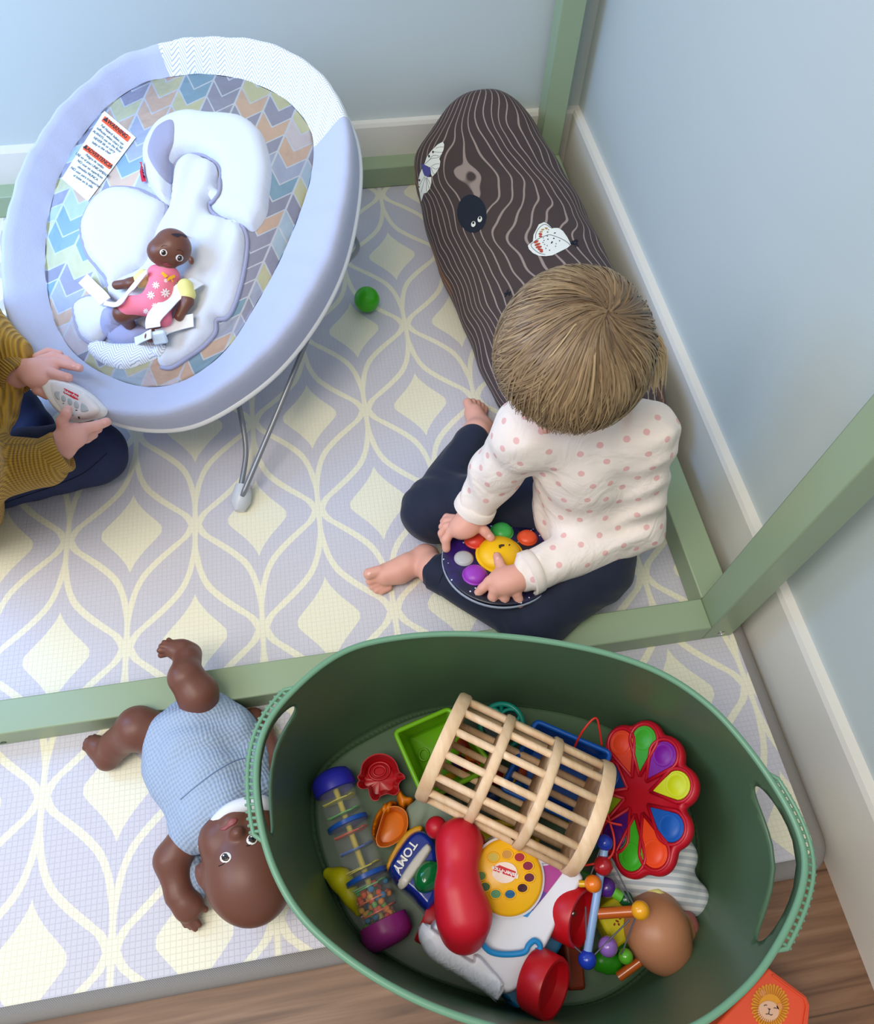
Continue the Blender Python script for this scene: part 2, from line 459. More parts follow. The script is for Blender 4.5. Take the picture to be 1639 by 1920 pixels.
prof = [(0.020, 0.0002), (0.018, 0.0016), (0.010, 0.0012), (0.004, -0.0015), (0.0006, -0.006), (0, -0.012), (0, -0.026), (0.002, -0.033), (0.006, -0.0345), (0.016, -0.0345)]
obj('edge_binding', MB().loft([ring_at(i, z, 0.042) for i, z in prof], True, False), bindm, mt, smooth=60)

# ================================================================== GREEN PLAY FRAME
def fr_m(t, b):
    t.put(b.inputs['Normal'], t.bump(t.noise(t.geo(), 350.0, 2.0), 0.08, 0.0005))
greenm = mat('sage_green_lacquer', '93a585', 0.38, build=fr_m)
steel = mat('steel', 'b8b8b8', 0.25, metal=1.0)
dark = mat('dark_ink', '2c2c30', 0.5)
fr = thing('play_gym', 'sage green play gym of square bars, standing on the mat in the corner', 'play gym', (0.43, -0.85, 0.0))
BT = 0.045
RY0 = at(1310, 1200)[1]; RX1 = 0.476
RX0 = -1.05; RYB = 0.207
obj('front_rail', MB().box(((RX0 + .430) / 2, RY0 + BT / 2, BT / 2 + .0006), (.430 - RX0, BT, BT)), greenm, fr, bevel=0.002)
obj('side_rail', MB().box((.4525, (RY0 + BT + RYB) / 2, BT / 2 + .0006), (BT, RYB - RY0 - BT - 0.001, BT)), greenm, fr, bevel=0.002)
obj('back_rail', MB().box(((RX0 + .430) / 2, RYB + BT / 2, BT / 2 + .0006), (.430 - RX0, BT, BT)), greenm, fr, bevel=0.002)
obj('corner_post', MB().box((.4525, RY0 + BT / 2, .70), (BT, BT, 1.3988)), greenm, fr, bevel=0.002)
obj('corner_post', MB().box((.4525, RYB + BT / 2, .70), (BT, BT, 1.3988)), greenm, fr, bevel=0.002)
bolt = frame3((.4535, RY0 - 0.0004, 0.017), (1, 0, 0), (0, -1, 0))
bo = obj('bolt', MB().lathe([(0.0052, -0.003), (0.0052, 0.0006), (0.004, 0.0012), (0.0024, 0.0012), (0.0022, 0.0002), (0.0005, 0.0002)], bolt, 20), steel, fr)
tag(bo, 'round steel bolt head')
# faint cursive lettering on the front rail
text('rail_lettering', 'ekomoko', frame3((-0.545, RY0 - 0.0004, 0.012), (1, 0, 0), (0, -1, 0)), 0.014, mat('grey_print', '3f5550', .6), fr, 0.0002)

# ================================================================== BALL
bc = at(688, 562, 0.023)
tag(obj('toy_ball', MB().ball((bc[0], bc[1], 0.0235), 0.0232, n=40), mat('green_plastic', '3cae12', 0.28, sss=0.1)), 'small shiny green ball lying alone on the patterned mat', 'ball')

# ================================================================== TUB
RZ = 0.23
rim_px = smooth_poly([(480, 1440), (489, 1385), (510, 1340), (550, 1295), (600, 1250), (660, 1215), (740, 1197), (830, 1189), (930, 1192), (1040, 1205), (1150, 1229), (1250, 1268), (1335, 1328), (1400, 1400), (1450, 1470), (1490, 1540), (1511, 1610), (1503, 1670), (1480, 1730), (1440, 1800), (1400, 1850), (1320, 1915), (1230, 1950), (1120, 1960), (1000, 1945), (880, 1912), (790, 1878), (700, 1830), (620, 1772), (560, 1712), (518, 1640), (494, 1570), (482, 1500)], 10)
bot_px = smooth_poly([(594, 1470), (634, 1420), (700, 1380), (790, 1340), (900, 1322), (1020, 1330), (1130, 1358), (1220, 1410), (1280, 1480), (1305, 1560), (1300, 1640), (1270, 1720), (1215, 1812), (1120, 1878), (1000, 1888), (880, 1862), (760, 1815), (666, 1745), (622, 1655), (592, 1560)], 10)
rim3 = np.array([at(u, v, RZ) for u, v in rim_px]); bot3 = np.array([at(u, v, 0.002) for u, v in bot_px])
tc = np.array([bot3[:, 0].mean(), bot3[:, 1].mean()])
def polar(P, c, n=240):
    a = np.arctan2(P[:, 1] - c[1], P[:, 0] - c[0]); r = np.hypot(P[:, 1] - c[1], P[:, 0] - c[0]); o = np.argsort(a)
    q = np.linspace(-math.pi, math.pi, n, endpoint=False)
    return q, np.interp(q, a[o], r[o], period=2 * math.pi)
qa, rr_ = polar(rim3, tc); _, rb_ = polar(bot3, tc)
def ksm(a, n=6):
    for _ in range(n): a = (np.roll(a, 1) + 2 * a + np.roll(a, -1)) / 4
    return a
rr_ = ksm(rr_); rb_ = ksm(rb_)
def tubp(q, t):
    a = (q + math.pi) % (2 * math.pi) - math.pi
    R1 = np.interp(a, qa, rr_, period=2 * math.pi); R0 = np.interp(a, qa, rb_, period=2 * math.pi)
    z = 0.002 + (RZ - 0.002) * t
    s = t ** 0.58 * (1 + 0.05 * math.sin(math.pi * t)) if t > 0 else 0
    s = min(s, 1.0)
    if t < 0.06: s = -0.06 + (0.06 + 0.197) * (1 - (1 - t / 0.06) ** 2) ** .5
    r = R0 + (R1 - R0) * s
    return np.array([tc[0] + r * math.cos(a), tc[1] + r * math.sin(a), z])
hL = math.atan2(at(505, 1425, RZ)[1] - tc[1], at(505, 1425, RZ)[0] - tc[0]); hR = math.atan2(at(1490, 1615, RZ)[1] - tc[1], at(1490, 1615, RZ)[0] - tc[0])
def tub_m(t, b):
    t.put(b.inputs['Base Color'], t.mix(t.noise(t.geo(), 8.0, 3.0), lin('4a644a'), lin('506b4f')))  # darker than the rim green: the tub's inner shade is in the colour
tubm = mat('sage_plastic_shaded', '5f8e74', 0.36, build=tub_m)
tub = thing('storage_tub', 'large oval flexible green tub filled with toys, ribbed handle at each end', 'tub', (tc[0], tc[1], 0.0))
# wall with two handle openings, laid out in (angle, height)
q0 = hL + math.pi / 2
def to(q): return ((q - q0) % (2 * math.pi))
cuts = []
for hc, hw, lean in ((hL, 0.245, 0.0), (hR, 0.30, 0.0)):
    c0 = to(hc); pl = []
    for k in range(40):
        a = 2 * math.pi * k / 40; ca, sa = math.cos(a), math.sin(a)
        pl.append((c0 + hw * abs(ca) ** .7 * np.sign(ca), 0.845 + 0.105 * abs(sa) ** .8 * np.sign(sa) * (1 if sa < 0 else 0.9)))
    cuts.append(np.array(pl))
NT_ = 220
bd = [(2 * math.pi * k / NT_, 0.0) for k in range(NT_)] + [(2 * math.pi, t) for t in np.linspace(0, 1, 26)[:-1]] + [(2 * math.pi * (1 - k / NT_), 1.0) for k in range(NT_)] + [(0.0, 1 - t) for t in np.linspace(0, 1, 26)[:-1]]
bd = np.array(bd)
gr = np.array([(2 * math.pi * (i + .5 * (j % 2)) / NT_, t) for i in range(1, NT_ - 1) for j, t in enumerate(list(np.linspace(0.008, .06, 6)) + list(np.linspace(.085, .97, 28)))])
keep = np.ones(len(gr), bool)
for c in cuts: keep &= ~inside(gr, c); keep &= bdist(gr * [1, .6], c * [1, .6]) > 0.008
gr = gr[keep]
V = [Vector(p) for p in bd] + [Vector(p) for c in cuts for p in c] + [Vector(p) for p in gr]
nb = len(bd); E_ = [(i, (i + 1) % nb) for i in range(nb)]; k = nb
for c in cuts: E_ += [(k + i, k + (i + 1) % len(c)) for i in range(len(c))]; k += len(c)
vo, eo, fo, _, _, _ = delaunay_2d_cdt(V, E_, [], 0, 1e-7)
P = np.array([tuple(v) for v in vo]); Fs = []
for f in fo:
    c = P[list(f)].mean(0)[None]
    if any(inside(c, h)[0] for h in cuts): continue
    Fs.append(list(f))
P3 = [tubp(q0 + p[0], min(max(p[1], 0), 1)) for p in P]
mb = MB(); mb.add(P3, Fs)
me = bpy.data.meshes.new('wall'); me.from_pydata(mb.v, [], mb.f); bm = bmesh.new(); bm.from_mesh(me)
bmesh.ops.remove_doubles(bm, verts=bm.verts, dist=1e-5); bmesh.ops.recalc_face_normals(bm, faces=bm.faces); bm.to_mesh(me); bm.free()
tubwall = mobj('tub_wall', me, tubm, tub, smooth=180, solid=0.003)
# base
ring = [tubp(q, 0.004) for q in np.arange(120) * 2 * math.pi / 120]
mb = MB(); cen = np.array([tc[0], tc[1], 0.0])
mb.loft([[cen + (p - cen) * s * np.array([1, 1, 0]) + np.array([0, 0, 0.0028]) for p in ring] for s in (1.0, .97, .8, .5, .2, .004)], True, False)
tubbase = obj('tub_base', mb, tubm, tub, smooth=60, solid=0.002)
# rim lip
rimm = mat('sage_rim', '6a9679', 0.34)
def inh(q):
    return abs((q - hL + math.pi) % (2 * math.pi) - math.pi) < 0.27 or abs((q - hR + math.pi) % (2 * math.pi) - math.pi) < 0.31
qs = np.arange(260) * 2 * math.pi / 260
obj('rim', MB().tube([tubp(q, 1.0) for q in qs], 0.0034, 10, closed=True), rimm, tub, smooth=180)
def outv(q):
    d = tubp(q, 1.0)[:2] - tc; d = d / np.linalg.norm(d); return np.array([d[0], d[1], 0])
for hc, hw in ((hL, 0.26), (hR, 0.30)):
    mb = MB(); n = 23
    out = [tubp(q, 1.0) + outv(q) * 0.0085 + np.array([0, 0, -0.001]) for q in np.linspace(hc - hw, hc + hw, 40)]
    mb.tube([tubp(hc - hw - .03, 1.0)] + out + [tubp(hc + hw + .03, 1.0)], 0.0022, 8)
    for q in np.linspace(hc - hw + .01, hc + hw - .01, n):
        a = tubp(q, 1.0); o_ = outv(q)
        mb.tube([a, a + o_ * .0085 + np.array([0, 0, -.001]), a + o_ * .0125 + np.array([0, 0, -.006])], 0.0016, 6)
    # underside strap
    mb2 = [tubp(q, .965) + outv(q) * .004 for q in np.linspace(hc - hw, hc + hw, 40)]
    g = obj('handle_grip', mb, rimm, tub, smooth=60)

# ================================================================== LOG CUSHION
Lp = [(862, 196), (822, 240), (783, 296), (780, 345), (790, 400), (815, 480), (845, 560), (875, 630), (905, 700), (935, 760), (965, 812)]
Rp = [(938, 184), (990, 226), (1030, 283), (1062, 340), (1098, 405), (1132, 470), (1165, 540), (1198, 612), (1232, 690), (1250, 750), (1247, 800)]
zl = [.150, .125, .085, .070, .062, .056, .052, .050, .050, .050, .050]
zr = [.155, .140, .120, .110, .104, .100, .098, .096, .095, .095, .095]
Lp, Rp = smooth_poly(Lp, 6, False), smooth_poly(Rp, 6, False)
zl, zr = [smooth_poly([(i, z) for i, z in enumerate(q)], 6, False)[:, 1] for q in (zl, zr)]
rings = []; uvs = []; NR = 56
N_ = len(Lp)
for i in range(N_):
    a, b = at(*Lp[i], zl[i]), at(*Rp[i], zr[i]); m_ = (a + b) / 2; hw = (b - a) / 2; w = np.linalg.norm(hw)
    s = i / (N_ - 1); end = min(1, .15 + 1.0 * math.sqrt(min(1.0, s * 9))) * min(1, .3 + .9 * math.sqrt(min(1.0, (1 - s) * 10)))
    up = np.cross(at(*Rp[min(i + 1, N_ - 1)], .1) - at(*Rp[max(i - 1, 0)], .1), -hw); up = -up if up[2] < 0 else up; up /= np.linalg.norm(up)
    ht = 0.052 * end; rg = []
    for k in range(NR):
        q = 2 * math.pi * k / NR; c, s_ = math.cos(q), math.sin(q)
        c = np.sign(c) * abs(c) ** .85; s_ = np.sign(s_) * abs(s_) ** .8
        wob = 1 + 0.012 * math.sin(3 * q + i * .35) + .008 * math.sin(i * .9 + q)
        p = m_ + hw * c * wob + up * s_ * ht * wob
        p[2] = max(p[2], 0.002 if p[0] < .424 and p[1] < .203 else .0475); p[1] = min(p[1], WY - .018)
        if p[1] > .198 and p[0] > .425: p[0] = .425
        rg.append(p)
    rings.append(rg)
def close(rg, dirv, n=4, L=.03):
    c = np.mean(rg, 0); out = []
    for k in range(1, n + 1):
        t = k / n; out.append([c + (p - c) * math.sqrt(max(0, 1 - t * t)) + dirv * L * t for p in rg])
    return out
d0 = np.mean(rings[0], 0) - np.mean(rings[3], 0); d0 /= np.linalg.norm(d0); d1 = np.mean(rings[-1], 0) - np.mean(rings[-4], 0); d1 /= np.linalg.norm(d1)
front = [r for r in close(rings[0], d0 * np.array([1, 1, 0]), 4, .022)][::-1]; rings = front + rings + close(rings[-1], d1, 4, .02)
rings = [[np.array([p[0], min(p[1], WY - .018), p[2]]) for p in r] for r in rings]
log = thing('log_cushion', 'long stuffed cushion printed like a dark brown log, lying along the wall behind the child', 'cushion', (0.3, -0.1, 0.0))
def grain(t, b):
    uv = t.uv(); x, y, z = t.sep(uv)
    n1 = t.noise(t.comb(t.math('MULTIPLY', x, 6.5), t.math('MULTIPLY', y, 3.4)), 1.0, 1.2)
    n2 = t.noise(t.comb(t.math('MULTIPLY', x, 12.0), t.math('MULTIPLY', y, 9.0), 3.0), 1.0, 1.0)
    val = t.math('ADD', t.math('ADD', t.math('MULTIPLY', x, 68.0), t.math('MULTIPLY', n1, 8.0)), t.math('MULTIPLY', n2, 2.6))
    fr_ = t.math('ABSOLUTE', t.math('SUBTRACT', t.math('FRACT', val), 0.5))
    line = t.step(fr_, 0.09, 0.055)
    vo_ = t.node('ShaderNodeTexVoronoi'); t.put(vo_.inputs['Vector'], t.comb(t.math('MULTIPLY', x, 7.0), t.math('MULTIPLY', y, 5.5))); vo_.inputs['Scale'].default_value = 1.0
    cell = t.math('FLOOR', val); wn = t.node('ShaderNodeTexWhiteNoise', noise_dimensions='2D'); t.put(wn.inputs[0], t.comb(cell, t.math('FLOOR', t.math('MULTIPLY', y, 4.0))))
    hot = t.math('MULTIPLY', t.step(wn.outputs[0], 0.86, 0.88), t.step(vo_.outputs[0], .42, .36))
    base = t.mix(t.noise(uv, 9.0, 1.0), lin('3a3033'), lin('4a3a35'))
    base = t.mix(hot, base, lin('6a4424'))
    t.put(b.inputs['Base Color'], t.mix(line, base, lin('9a8981')))
logm = mat('log_print_fabric', '40342f', 0.8, build=grain, sheen=0.05)
mb = MB().loft(rings)
logo = obj('cover', mb, logm, log, smooth=180)
uvl = logo.data.uv_layers.new(name='UVMap'); nr = NR
Lc = np.cumsum([0] + [np.linalg.norm(np.mean(rings[i + 1], 0) - np.mean(rings[i], 0)) for i in range(len(rings) - 1)])
for poly in logo.data.polygons:
    ks = [logo.data.loops[li].vertex_index % nr for li in poly.loop_indices]
    wrap = max(ks) - min(ks) > nr / 2
    for li in poly.loop_indices:
        vi = logo.data.loops[li].vertex_index; r_, k_ = vi // nr, vi % nr
        kk = k_ + (nr if wrap and k_ < nr / 2 else 0)
        uvl.data[li].uv = (kk / nr * .66, Lc[r_])
logs = surf(bvh_of(logo))
blackm = mat('black_print', '101a2a', 0.8); whitem = mat('white_print', 'e6e8e0', 0.8); redp = mat('red_print', 'b5452e', .8); purp = mat('indigo_print', '4a4a8c', .8); orgp = mat('ochre_print', 'b98a4a', .8)
def ell(cx, cy, rx, ry, rot=0, n=20):
    r = math.radians(rot); return [(cx + rx * math.cos(a) * math.cos(r) - ry * math.sin(a) * math.sin(r), cy + rx * math.cos(a) * math.sin(r) + ry * math.sin(a) * math.cos(r)) for a in np.arange(n) * 2 * math.pi / n]
def merge_puffs(name, polys, target, m, parent, lift, step=4):
    mb = MB()
    for pl in polys:
        P, F, D = fill2d(np.array(pl, float), step)
        mb.add([target(u, v)[0] + target(u, v)[1] * lift for u, v in P], F)
    return obj(name, mb, m, parent, smooth=60)
knot = puff('knothole_patch', ell(885, 401, 27.5, 36, -8), logs, 0, blackm, log, step=5, lift=.0008, smoothn=0)
for x_, y_ in ((888, 421), (900, 412)):
    ew = merge_puffs('printed_eye', [ell(x_, y_, 4.2, 5.6, 15, 12)], logs, whitem, knot, .0013, 3)
    merge_puffs('printed_pupil', [ell(x_, y_ - 2, 2, 2.6, 15, 10)], logs, blackm, knot, .0017, 2)
def Z(x0, y0, s, pts): return [(x0 + x * s, y0 + y * s) for x, y in pts]
# pale moth, traced at its place: wings, veins, body
zs = 200 / 1639
for wq in [Z(760, 230, zs, q) for q in ([(295, 650), (330, 540), (400, 440), (500, 340), (580, 298), (600, 340), (590, 420), (560, 490), (525, 560), (540, 600), (530, 680), (480, 770), (420, 835), (400, 800), (390, 700), (340, 670)], [(270, 700), (230, 780), (205, 900), (215, 1020), (235, 1120), (252, 1215), (290, 1090), (330, 1080), (380, 1020), (405, 930), (405, 840), (340, 840), (285, 790)])]: merge_puffs('moth_wing', [wq], logs, whitem, log, .0009, 5)
body = Z(760, 230, zs, [(240, 640), (300, 650), (350, 690), (390, 690), (398, 780), (360, 845), (300, 820), (275, 760), (265, 710)])
merge_puffs('moth_body', [body], logs, purp, log, .0014, 4)
def strokes(name, lines, target, m, parent, r=0.0004, lift=.0012):
    mb = MB()
    for l in lines:
        pts = smooth_poly(l, 4, False); mb.tube([target(u, v)[0] + target(u, v)[1] * lift for u, v in pts], r, 5)
    return obj(name, mb, m, parent, smooth=180)
strokes('moth_vein', [Z(760, 230, zs, q) for q in ([(310, 640), (400, 560), (500, 545), (560, 500)], [(380, 580), (430, 510), (520, 520)], [(430, 450), (500, 460), (580, 460)], [(470, 400), (530, 380), (590, 380)], [(400, 680), (470, 640), (530, 640)], [(410, 690), (470, 720), (510, 700)], [(400, 700), (430, 780), (450, 800)], [(300, 830), (260, 900), (225, 960)], [(310, 840), (280, 960), (250, 1080)], [(320, 850), (330, 960), (330, 1060)], [(340, 850), (380, 930), (390, 960)], [(330, 850), (360, 980), (370, 1020)])], logs, blackm, log, .0003, .0011)
for e in ((430, 458, 12, 20), (370, 522, 13, 22), (225, 888, 12, 18), (222, 990, 8, 10)): merge_puffs('moth_spot', [Z(760, 230, zs, ell(*e))], logs, blackm, log, .0014, 3)
# butterfly
B = lambda q: Z(920, 380, zs, q)
merge_puffs('butterfly_wing', [B([(1235, 650), (1180, 700), (1080, 750), (950, 815), (850, 828), (740, 822), (650, 780), (590, 720), (572, 665), (650, 600), (660, 500), (700, 420), (740, 340), (820, 305), (880, 335), (940, 395), (1040, 395), (1110, 440), (1180, 540)])], logs, whitem, log, .0009, 5)
strokes('butterfly_outline', [B(q) for q in ([(620, 650), (720, 570), (860, 510), (930, 505), (1080, 560), (1180, 620), (1220, 660)], [(690, 560), (700, 470), (760, 380), (840, 340), (920, 390), (960, 400)], [(620, 650), (640, 700), (740, 780), (840, 805)])], logs, blackm, log, .0004, .0012)
merge_puffs('butterfly_red_mark', [B(ell(*e)) for e in ((700, 610, 40, 18, -30), (720, 650, 48, 18, -20), (740, 690, 48, 20, -10), (765, 730, 42, 18, 10), (780, 760, 28, 14, 0), (765, 490, 30, 18, 10), (765, 525, 26, 14, 0))], logs, redp, log, .0013, 3)
merge_puffs('butterfly_ochre_mark', [B(ell(*e)) for e in ((855, 402, 24, 15, 20), (800, 422, 24, 12, -5), (775, 455, 26, 11, -5))], logs, orgp, log, .0013, 3)
merge_puffs('butterfly_dot', [B(ell(*e, n=9)) for e in ((940, 620, 10, 22, 35), (970, 558, 12, 10), (880, 570, 12, 8, -20), (985, 475, 16, 8, -20), (875, 460, 12, 8), (1058, 595, 9, 9), (1005, 640, 8, 6), (998, 680, 8, 7), (905, 740, 9, 9), (848, 712, 7, 10), (868, 670, 8, 7), (828, 650, 9, 6), (806, 620, 10, 6), (820, 590, 9, 7), (810, 550, 8, 6), (870, 522, 12, 7), (890, 425, 7, 7))], logs, blackm, log, .0015, 2)
rnd = random.Random(4)
fz = [B([(1225, 640), (1260 + rnd.random() * 40, 590 + rnd.random() * 60), (1300 + rnd.random() * 50, 560 + rnd.random() * 140)]) for _ in range(9)]
strokes('butterfly_body', fz, logs, blackm, log, .0007, .0012)
ant = []
for cx, cy in ((262, 1400), (410, 1490)):
    for _ in range(9):
        a = rnd.random() * 6.28; l = 30 + rnd.random() * 45
        ant.append(B([(cx + rnd.uniform(-25, 25), cy + rnd.uniform(-20, 20)), (cx + math.cos(a) * l, cy + math.sin(a) * l)]))
strokes('printed_ant', ant, logs, blackm, log, .0007, .0012)

# ================================================================== BABY BOUNCER
bA, bB = at(150, 785, .14), at(470, 80, .36); bax = bB - bA; blen = np.linalg.norm(bax); bax = bax / blen
blat = np.cross(bax, [0, 0, 1.0]); blat /= np.linalg.norm(blat); bn = np.cross(blat, bax); bP = (bA + bB) / 2
BO = smooth_poly([(290, 96), (220, 125), (140, 190), (75, 272), (30, 370), (9, 480), (14, 570), (38, 650), (84, 712), (140, 752), (205, 780), (275, 789), (345, 780), (425, 738), (505, 675), (575, 588), (625, 495), (652, 400), (664, 300), (655, 225), (620, 160), (565, 112), (500, 87), (430, 78), (360, 82)], 8)
BI = smooth_poly([(300, 148), (250, 165), (190, 212), (132, 290), (97, 380), (85, 480), (95, 575), (128, 650), (185, 695), (265, 725), (345, 714), (425, 655), (480, 570), (520, 498), (558, 410), (583, 330), (587, 262), (567, 218), (525, 180), (480, 158), (420, 142), (360, 140)], 8)
def bl(u, v, off):      # local (along lat, along axis) coordinates on the plane offset by off
    p = onp(u, v, bP + bn * off, bn) - bP; return np.array([p @ blat, p @ bax])
LO = np.array([bl(u, v, -.004) for u, v in BO]); LI = np.array([bl(u, v, -.026) for u, v in BI])
bc_ = LI.mean(0); NB = 160
def lr(L):
    a = np.arctan2(L[:, 1] - bc_[1], L[:, 0] - bc_[0]); r = np.hypot(*(L - bc_).T); o = np.argsort(a)
    q = np.linspace(-math.pi, math.pi, NB, endpoint=False); return q, ksm(np.interp(q, a[o], r[o], period=2 * math.pi), 3)
bq, ro = lr(LO); _, ri = lr(LI)
def bw(x, y, z): return bP + blat * x + bax * y + bn * z
def bpt(k, r, z): return bw(bc_[0] + r * math.cos(bq[k % NB]), bc_[1] + r * math.sin(bq[k % NB]), z)
bnc = thing('baby_bouncer', 'reclined oval baby bouncer with lavender plush rim, chevron print seat and wire legs', 'baby bouncer', (-0.23, -0.25, 0.0))
def plush(t, b):
    n = t.noise(t.geo(), 900.0, 2.0); n2 = t.noise(t.geo(), 60.0, 2.0)
    t.put(b.inputs['Normal'], t.bump(t.math('ADD', n, n2), 0.35, 0.0012))
plushg = mat('lavender_plush', 'b6bdd8', 0.9, sheen=0.3, build=plush)
plushw = mat('white_plush', 'd6dbe6', 0.9, sheen=0.3, build=plush)
greyf = mat('grey_lilac_fabric', '9b9bb2', 0.85, build=plush)
def herr(t, b):
    x, y, z = t.sep(t.uv())
    zz = t.math('ABSOLUTE', t.math('SUBTRACT', t.math('FRACT', t.math('MULTIPLY', x, 42.0)), .5))
    l = t.math('FRACT', t.math('ADD', t.math('MULTIPLY', y, 210.0), t.math('MULTIPLY', zz, 5.0)))
    k = t.step(t.math('ABSOLUTE', t.math('SUBTRACT', l, .5)), .17, .10)
    t.put(b.inputs['Base Color'], t.mix(k, lin('eef0f2'), lin('9fb0c6')))
herrm = mat('herringbone_print', 'e8eaf0', 0.85, build=herr)
def chev(t, b):
    x, y, z = t.sep(t.uv())
    cx = t.math('DIVIDE', x, 0.050); col = t.math('FLOOR', cx); fx = t.math('FRACT', cx)
    zz = t.math('ABSOLUTE', t.math('SUBTRACT', fx, .5))
    yy = t.math('SUBTRACT', t.math('DIVIDE', y, 0.030), t.math('MULTIPLY', zz, 1.6)); row = t.math('FLOOR', yy); fy = t.math('FRACT', yy)
    wn = t.node('ShaderNodeTexWhiteNoise', noise_dimensions='2D'); t.put(wn.inputs[0], t.comb(col, row, 0.0))
    c = t.ramp(wn.outputs[0], [(0, 'b9b7c8'), (.22, 'cad1e4'), (.36, 'ece8ba'), (.5, 'f6d2b6'), (.62, 'd2e5f0'), (.76, 'a4c6d6'), (.84, 'f4e6e6'), (.92, 'b3b2c2')], True)
    gap = t.math('MAXIMUM', t.step(t.math('ABSOLUTE', t.math('SUBTRACT', fx, .5)), .46, .475), t.step(t.math('ABSOLUTE', t.math('SUBTRACT', fy, .5)), .44, .455))
    t.put(b.inputs['Base Color'], t.mix(gap, c, lin('eef1f5')))
    t.put(b.inputs['Normal'], t.bump(t.noise(t.geo(), 45.0, 2.0), 0.3, 0.002))
chevm = mat('chevron_print', 'd8dae8', 0.85, build=chev)
def buv(o, f=None):
    uvl = o.data.uv_layers.new(name='UVMap'); vs = o.data.vertices
    for lp in o.data.loops:
        p = np.array(vs[lp.vertex_index].co) - bP; uvl.data[lp.index].uv = (p @ blat, p @ bax) if f is None else f(p)
# rim cover, split where the herringbone headrest fabric begins
RP = [(1.0, -.055), (1.02, -.035), (1.02, -.016), (1.005, -.004), (.97, .006), (.90, .0105), (.80, .010), (.6, .002), (.3, -.012), (.1, -.021), (0.0, -.026)]
def rimpos(k, w, z):
    r = ri[k % NB] + (ro[k % NB] - ri[k % NB]) * w
    wv = 0.0012 * math.sin(k * .55) + .001 * math.sin(k * 1.37 + 1); return bpt(k, r, z + wv * (1 if 0 < w < 1 else 0))
ka = [k for k in range(NB)]
pa = bl(296, 120, 0) - bc_; pb = bl(622, 240, 0) - bc_
ah0, ah1 = math.atan2(pb[1], pb[0]), math.atan2(pa[1], pa[0])
headk = [k for k in range(NB) if ah0 <= bq[k] <= ah1]
k0, k1 = headk[0], headk[-1]
def rimpart(name, ks, m):
    o = obj(name, MB().loft([[rimpos(k, w, z) for w, z in RP] for k in ks], False, False), m, bnc, smooth=180); buv(o, lambda p: (p @ blat, p @ bax)); return o
rimA = rimpart('rim_cover', list(range(k1, k0 + NB + 1)), plushg)
rimB = rimpart('headrest_panel', list(range(k0, k1 + 1)), herrm)
# bowl
mb = MB(); rings = []
for t_ in np.linspace(0, 1, 16):
    s = 1 - t_; rings.append([bpt(k, ri[k] * (s if s > 0 else .01), -.026 - .082 * (1 - s ** 2.0) ** .9 + (.0015 * math.sin(k * .7) * s)) for k in range(NB)])
bowl = obj('seat_pad', MB().loft(rings, True, True), chevm, bnc, smooth=180); buv(bowl)
under = [[bpt(k, (ri[k] + (ro[k] - ri[k]) * w) * s, z) for k in range(NB)] for w, s, z in ((1, .995, -.05), (.8, 1, -.075), (.2, 1, -.10), (0, .8, -.118), (0, .5, -.13), (0, .1, -.134))]
obj('seat_underside', MB().loft(under, True, True), plushg, bnc, smooth=180)
obj('rim_tube', MB().tube([bpt(k, ro[k] * 1.0, -.045) for k in range(NB)], .0055, 8, closed=True), mat('white_plastic', 'e4e6ea', .35), bnc, smooth=180)
bs0 = surf(bvh_of(bowl, rimA, rimB), .2)
Bz = lambda q: [(x * .4271, 50 + y * .4271) for x, y in q]
head = puff('head_support', Bz([(750, 400), (830, 378), (920, 388), (1010, 393), (1085, 412), (1150, 470), (1182, 560), (1194, 650), (1184, 740), (1172, 830), (1120, 900), (1060, 880), (985, 850), (930, 800), (960, 740), (975, 690), (968, 620), (920, 580), (860, 560), (800, 572), (765, 620), (760, 700), (752, 790), (705, 770), (655, 690), (632, 590), (642, 520), (690, 440)]), bs0, .022, plushw, bnc, step=5, edge=26, back=False)
trace(Bz([(768, 740), (758, 660), (775, 605), (820, 575), (870, 566), (925, 582), (965, 625), (972, 690), (962, 740), (925, 780)]), surf(bvh_of(bowl, head)), .0028, 'head_piping', greyf, bnc, lift=.002)
puff('head_lining', Bz([(650, 560), (665, 480), (700, 430), (758, 412), (762, 500), (740, 580), (770, 620), (756, 690), (700, 650)]), surf(bvh_of(bowl, head)), .002, greyf, bnc, step=5, edge=8)
cen_ = Bz([(765, 700), (770, 625), (805, 585), (860, 572), (915, 585), (955, 625), (958, 690), (950, 740), (920, 780), (935, 825), (985, 850), (1040, 852), (1078, 920), (1082, 1000), (1064, 1120), (1030, 1230), (1000, 1278), (955, 1292), (948, 1345), (900, 1400), (830, 1450), (760, 1495), (715, 1495), (697, 1455), (735, 1390), (700, 1335), (610, 1325), (540, 1240), (480, 1170), (540, 1100), (640, 1060), (700, 900), (752, 800)])
bs1 = surf(bvh_of(bowl, head), .2)
body_ = puff('body_support', cen_, bs1, .018, plushw, bnc, step=5, edge=24, fn=lambda u, v, d: .003 * math.sin(u * .12 + v * .05))
lw = Bz([(362, 900), (380, 830), (420, 765), (480, 722), (540, 713), (610, 722), (680, 755), (735, 790), (725, 860), (690, 960), (655, 1050), (600, 1085), (540, 1140), (488, 1160), (470, 1110), (430, 1060), (385, 1000)])
ll = Bz([(330, 1250), (350, 1212), (400, 1190), (470, 1195), (540, 1225), (580, 1290), (500, 1330), (440, 1390), (395, 1390), (355, 1350)])
bs2 = surf(bvh_of(bowl, head, body_), .2)
w1 = puff('side_support', lw, bs1, .020, plushw, bnc, step=5, edge=26); w2 = puff('side_support', ll, bs1, .018, plushw, bnc, step=5, edge=22)
for pl in (lw, ll): trace(pl, bs0, .0028, 'piping', greyf, bnc, lift=.004, closed=True)
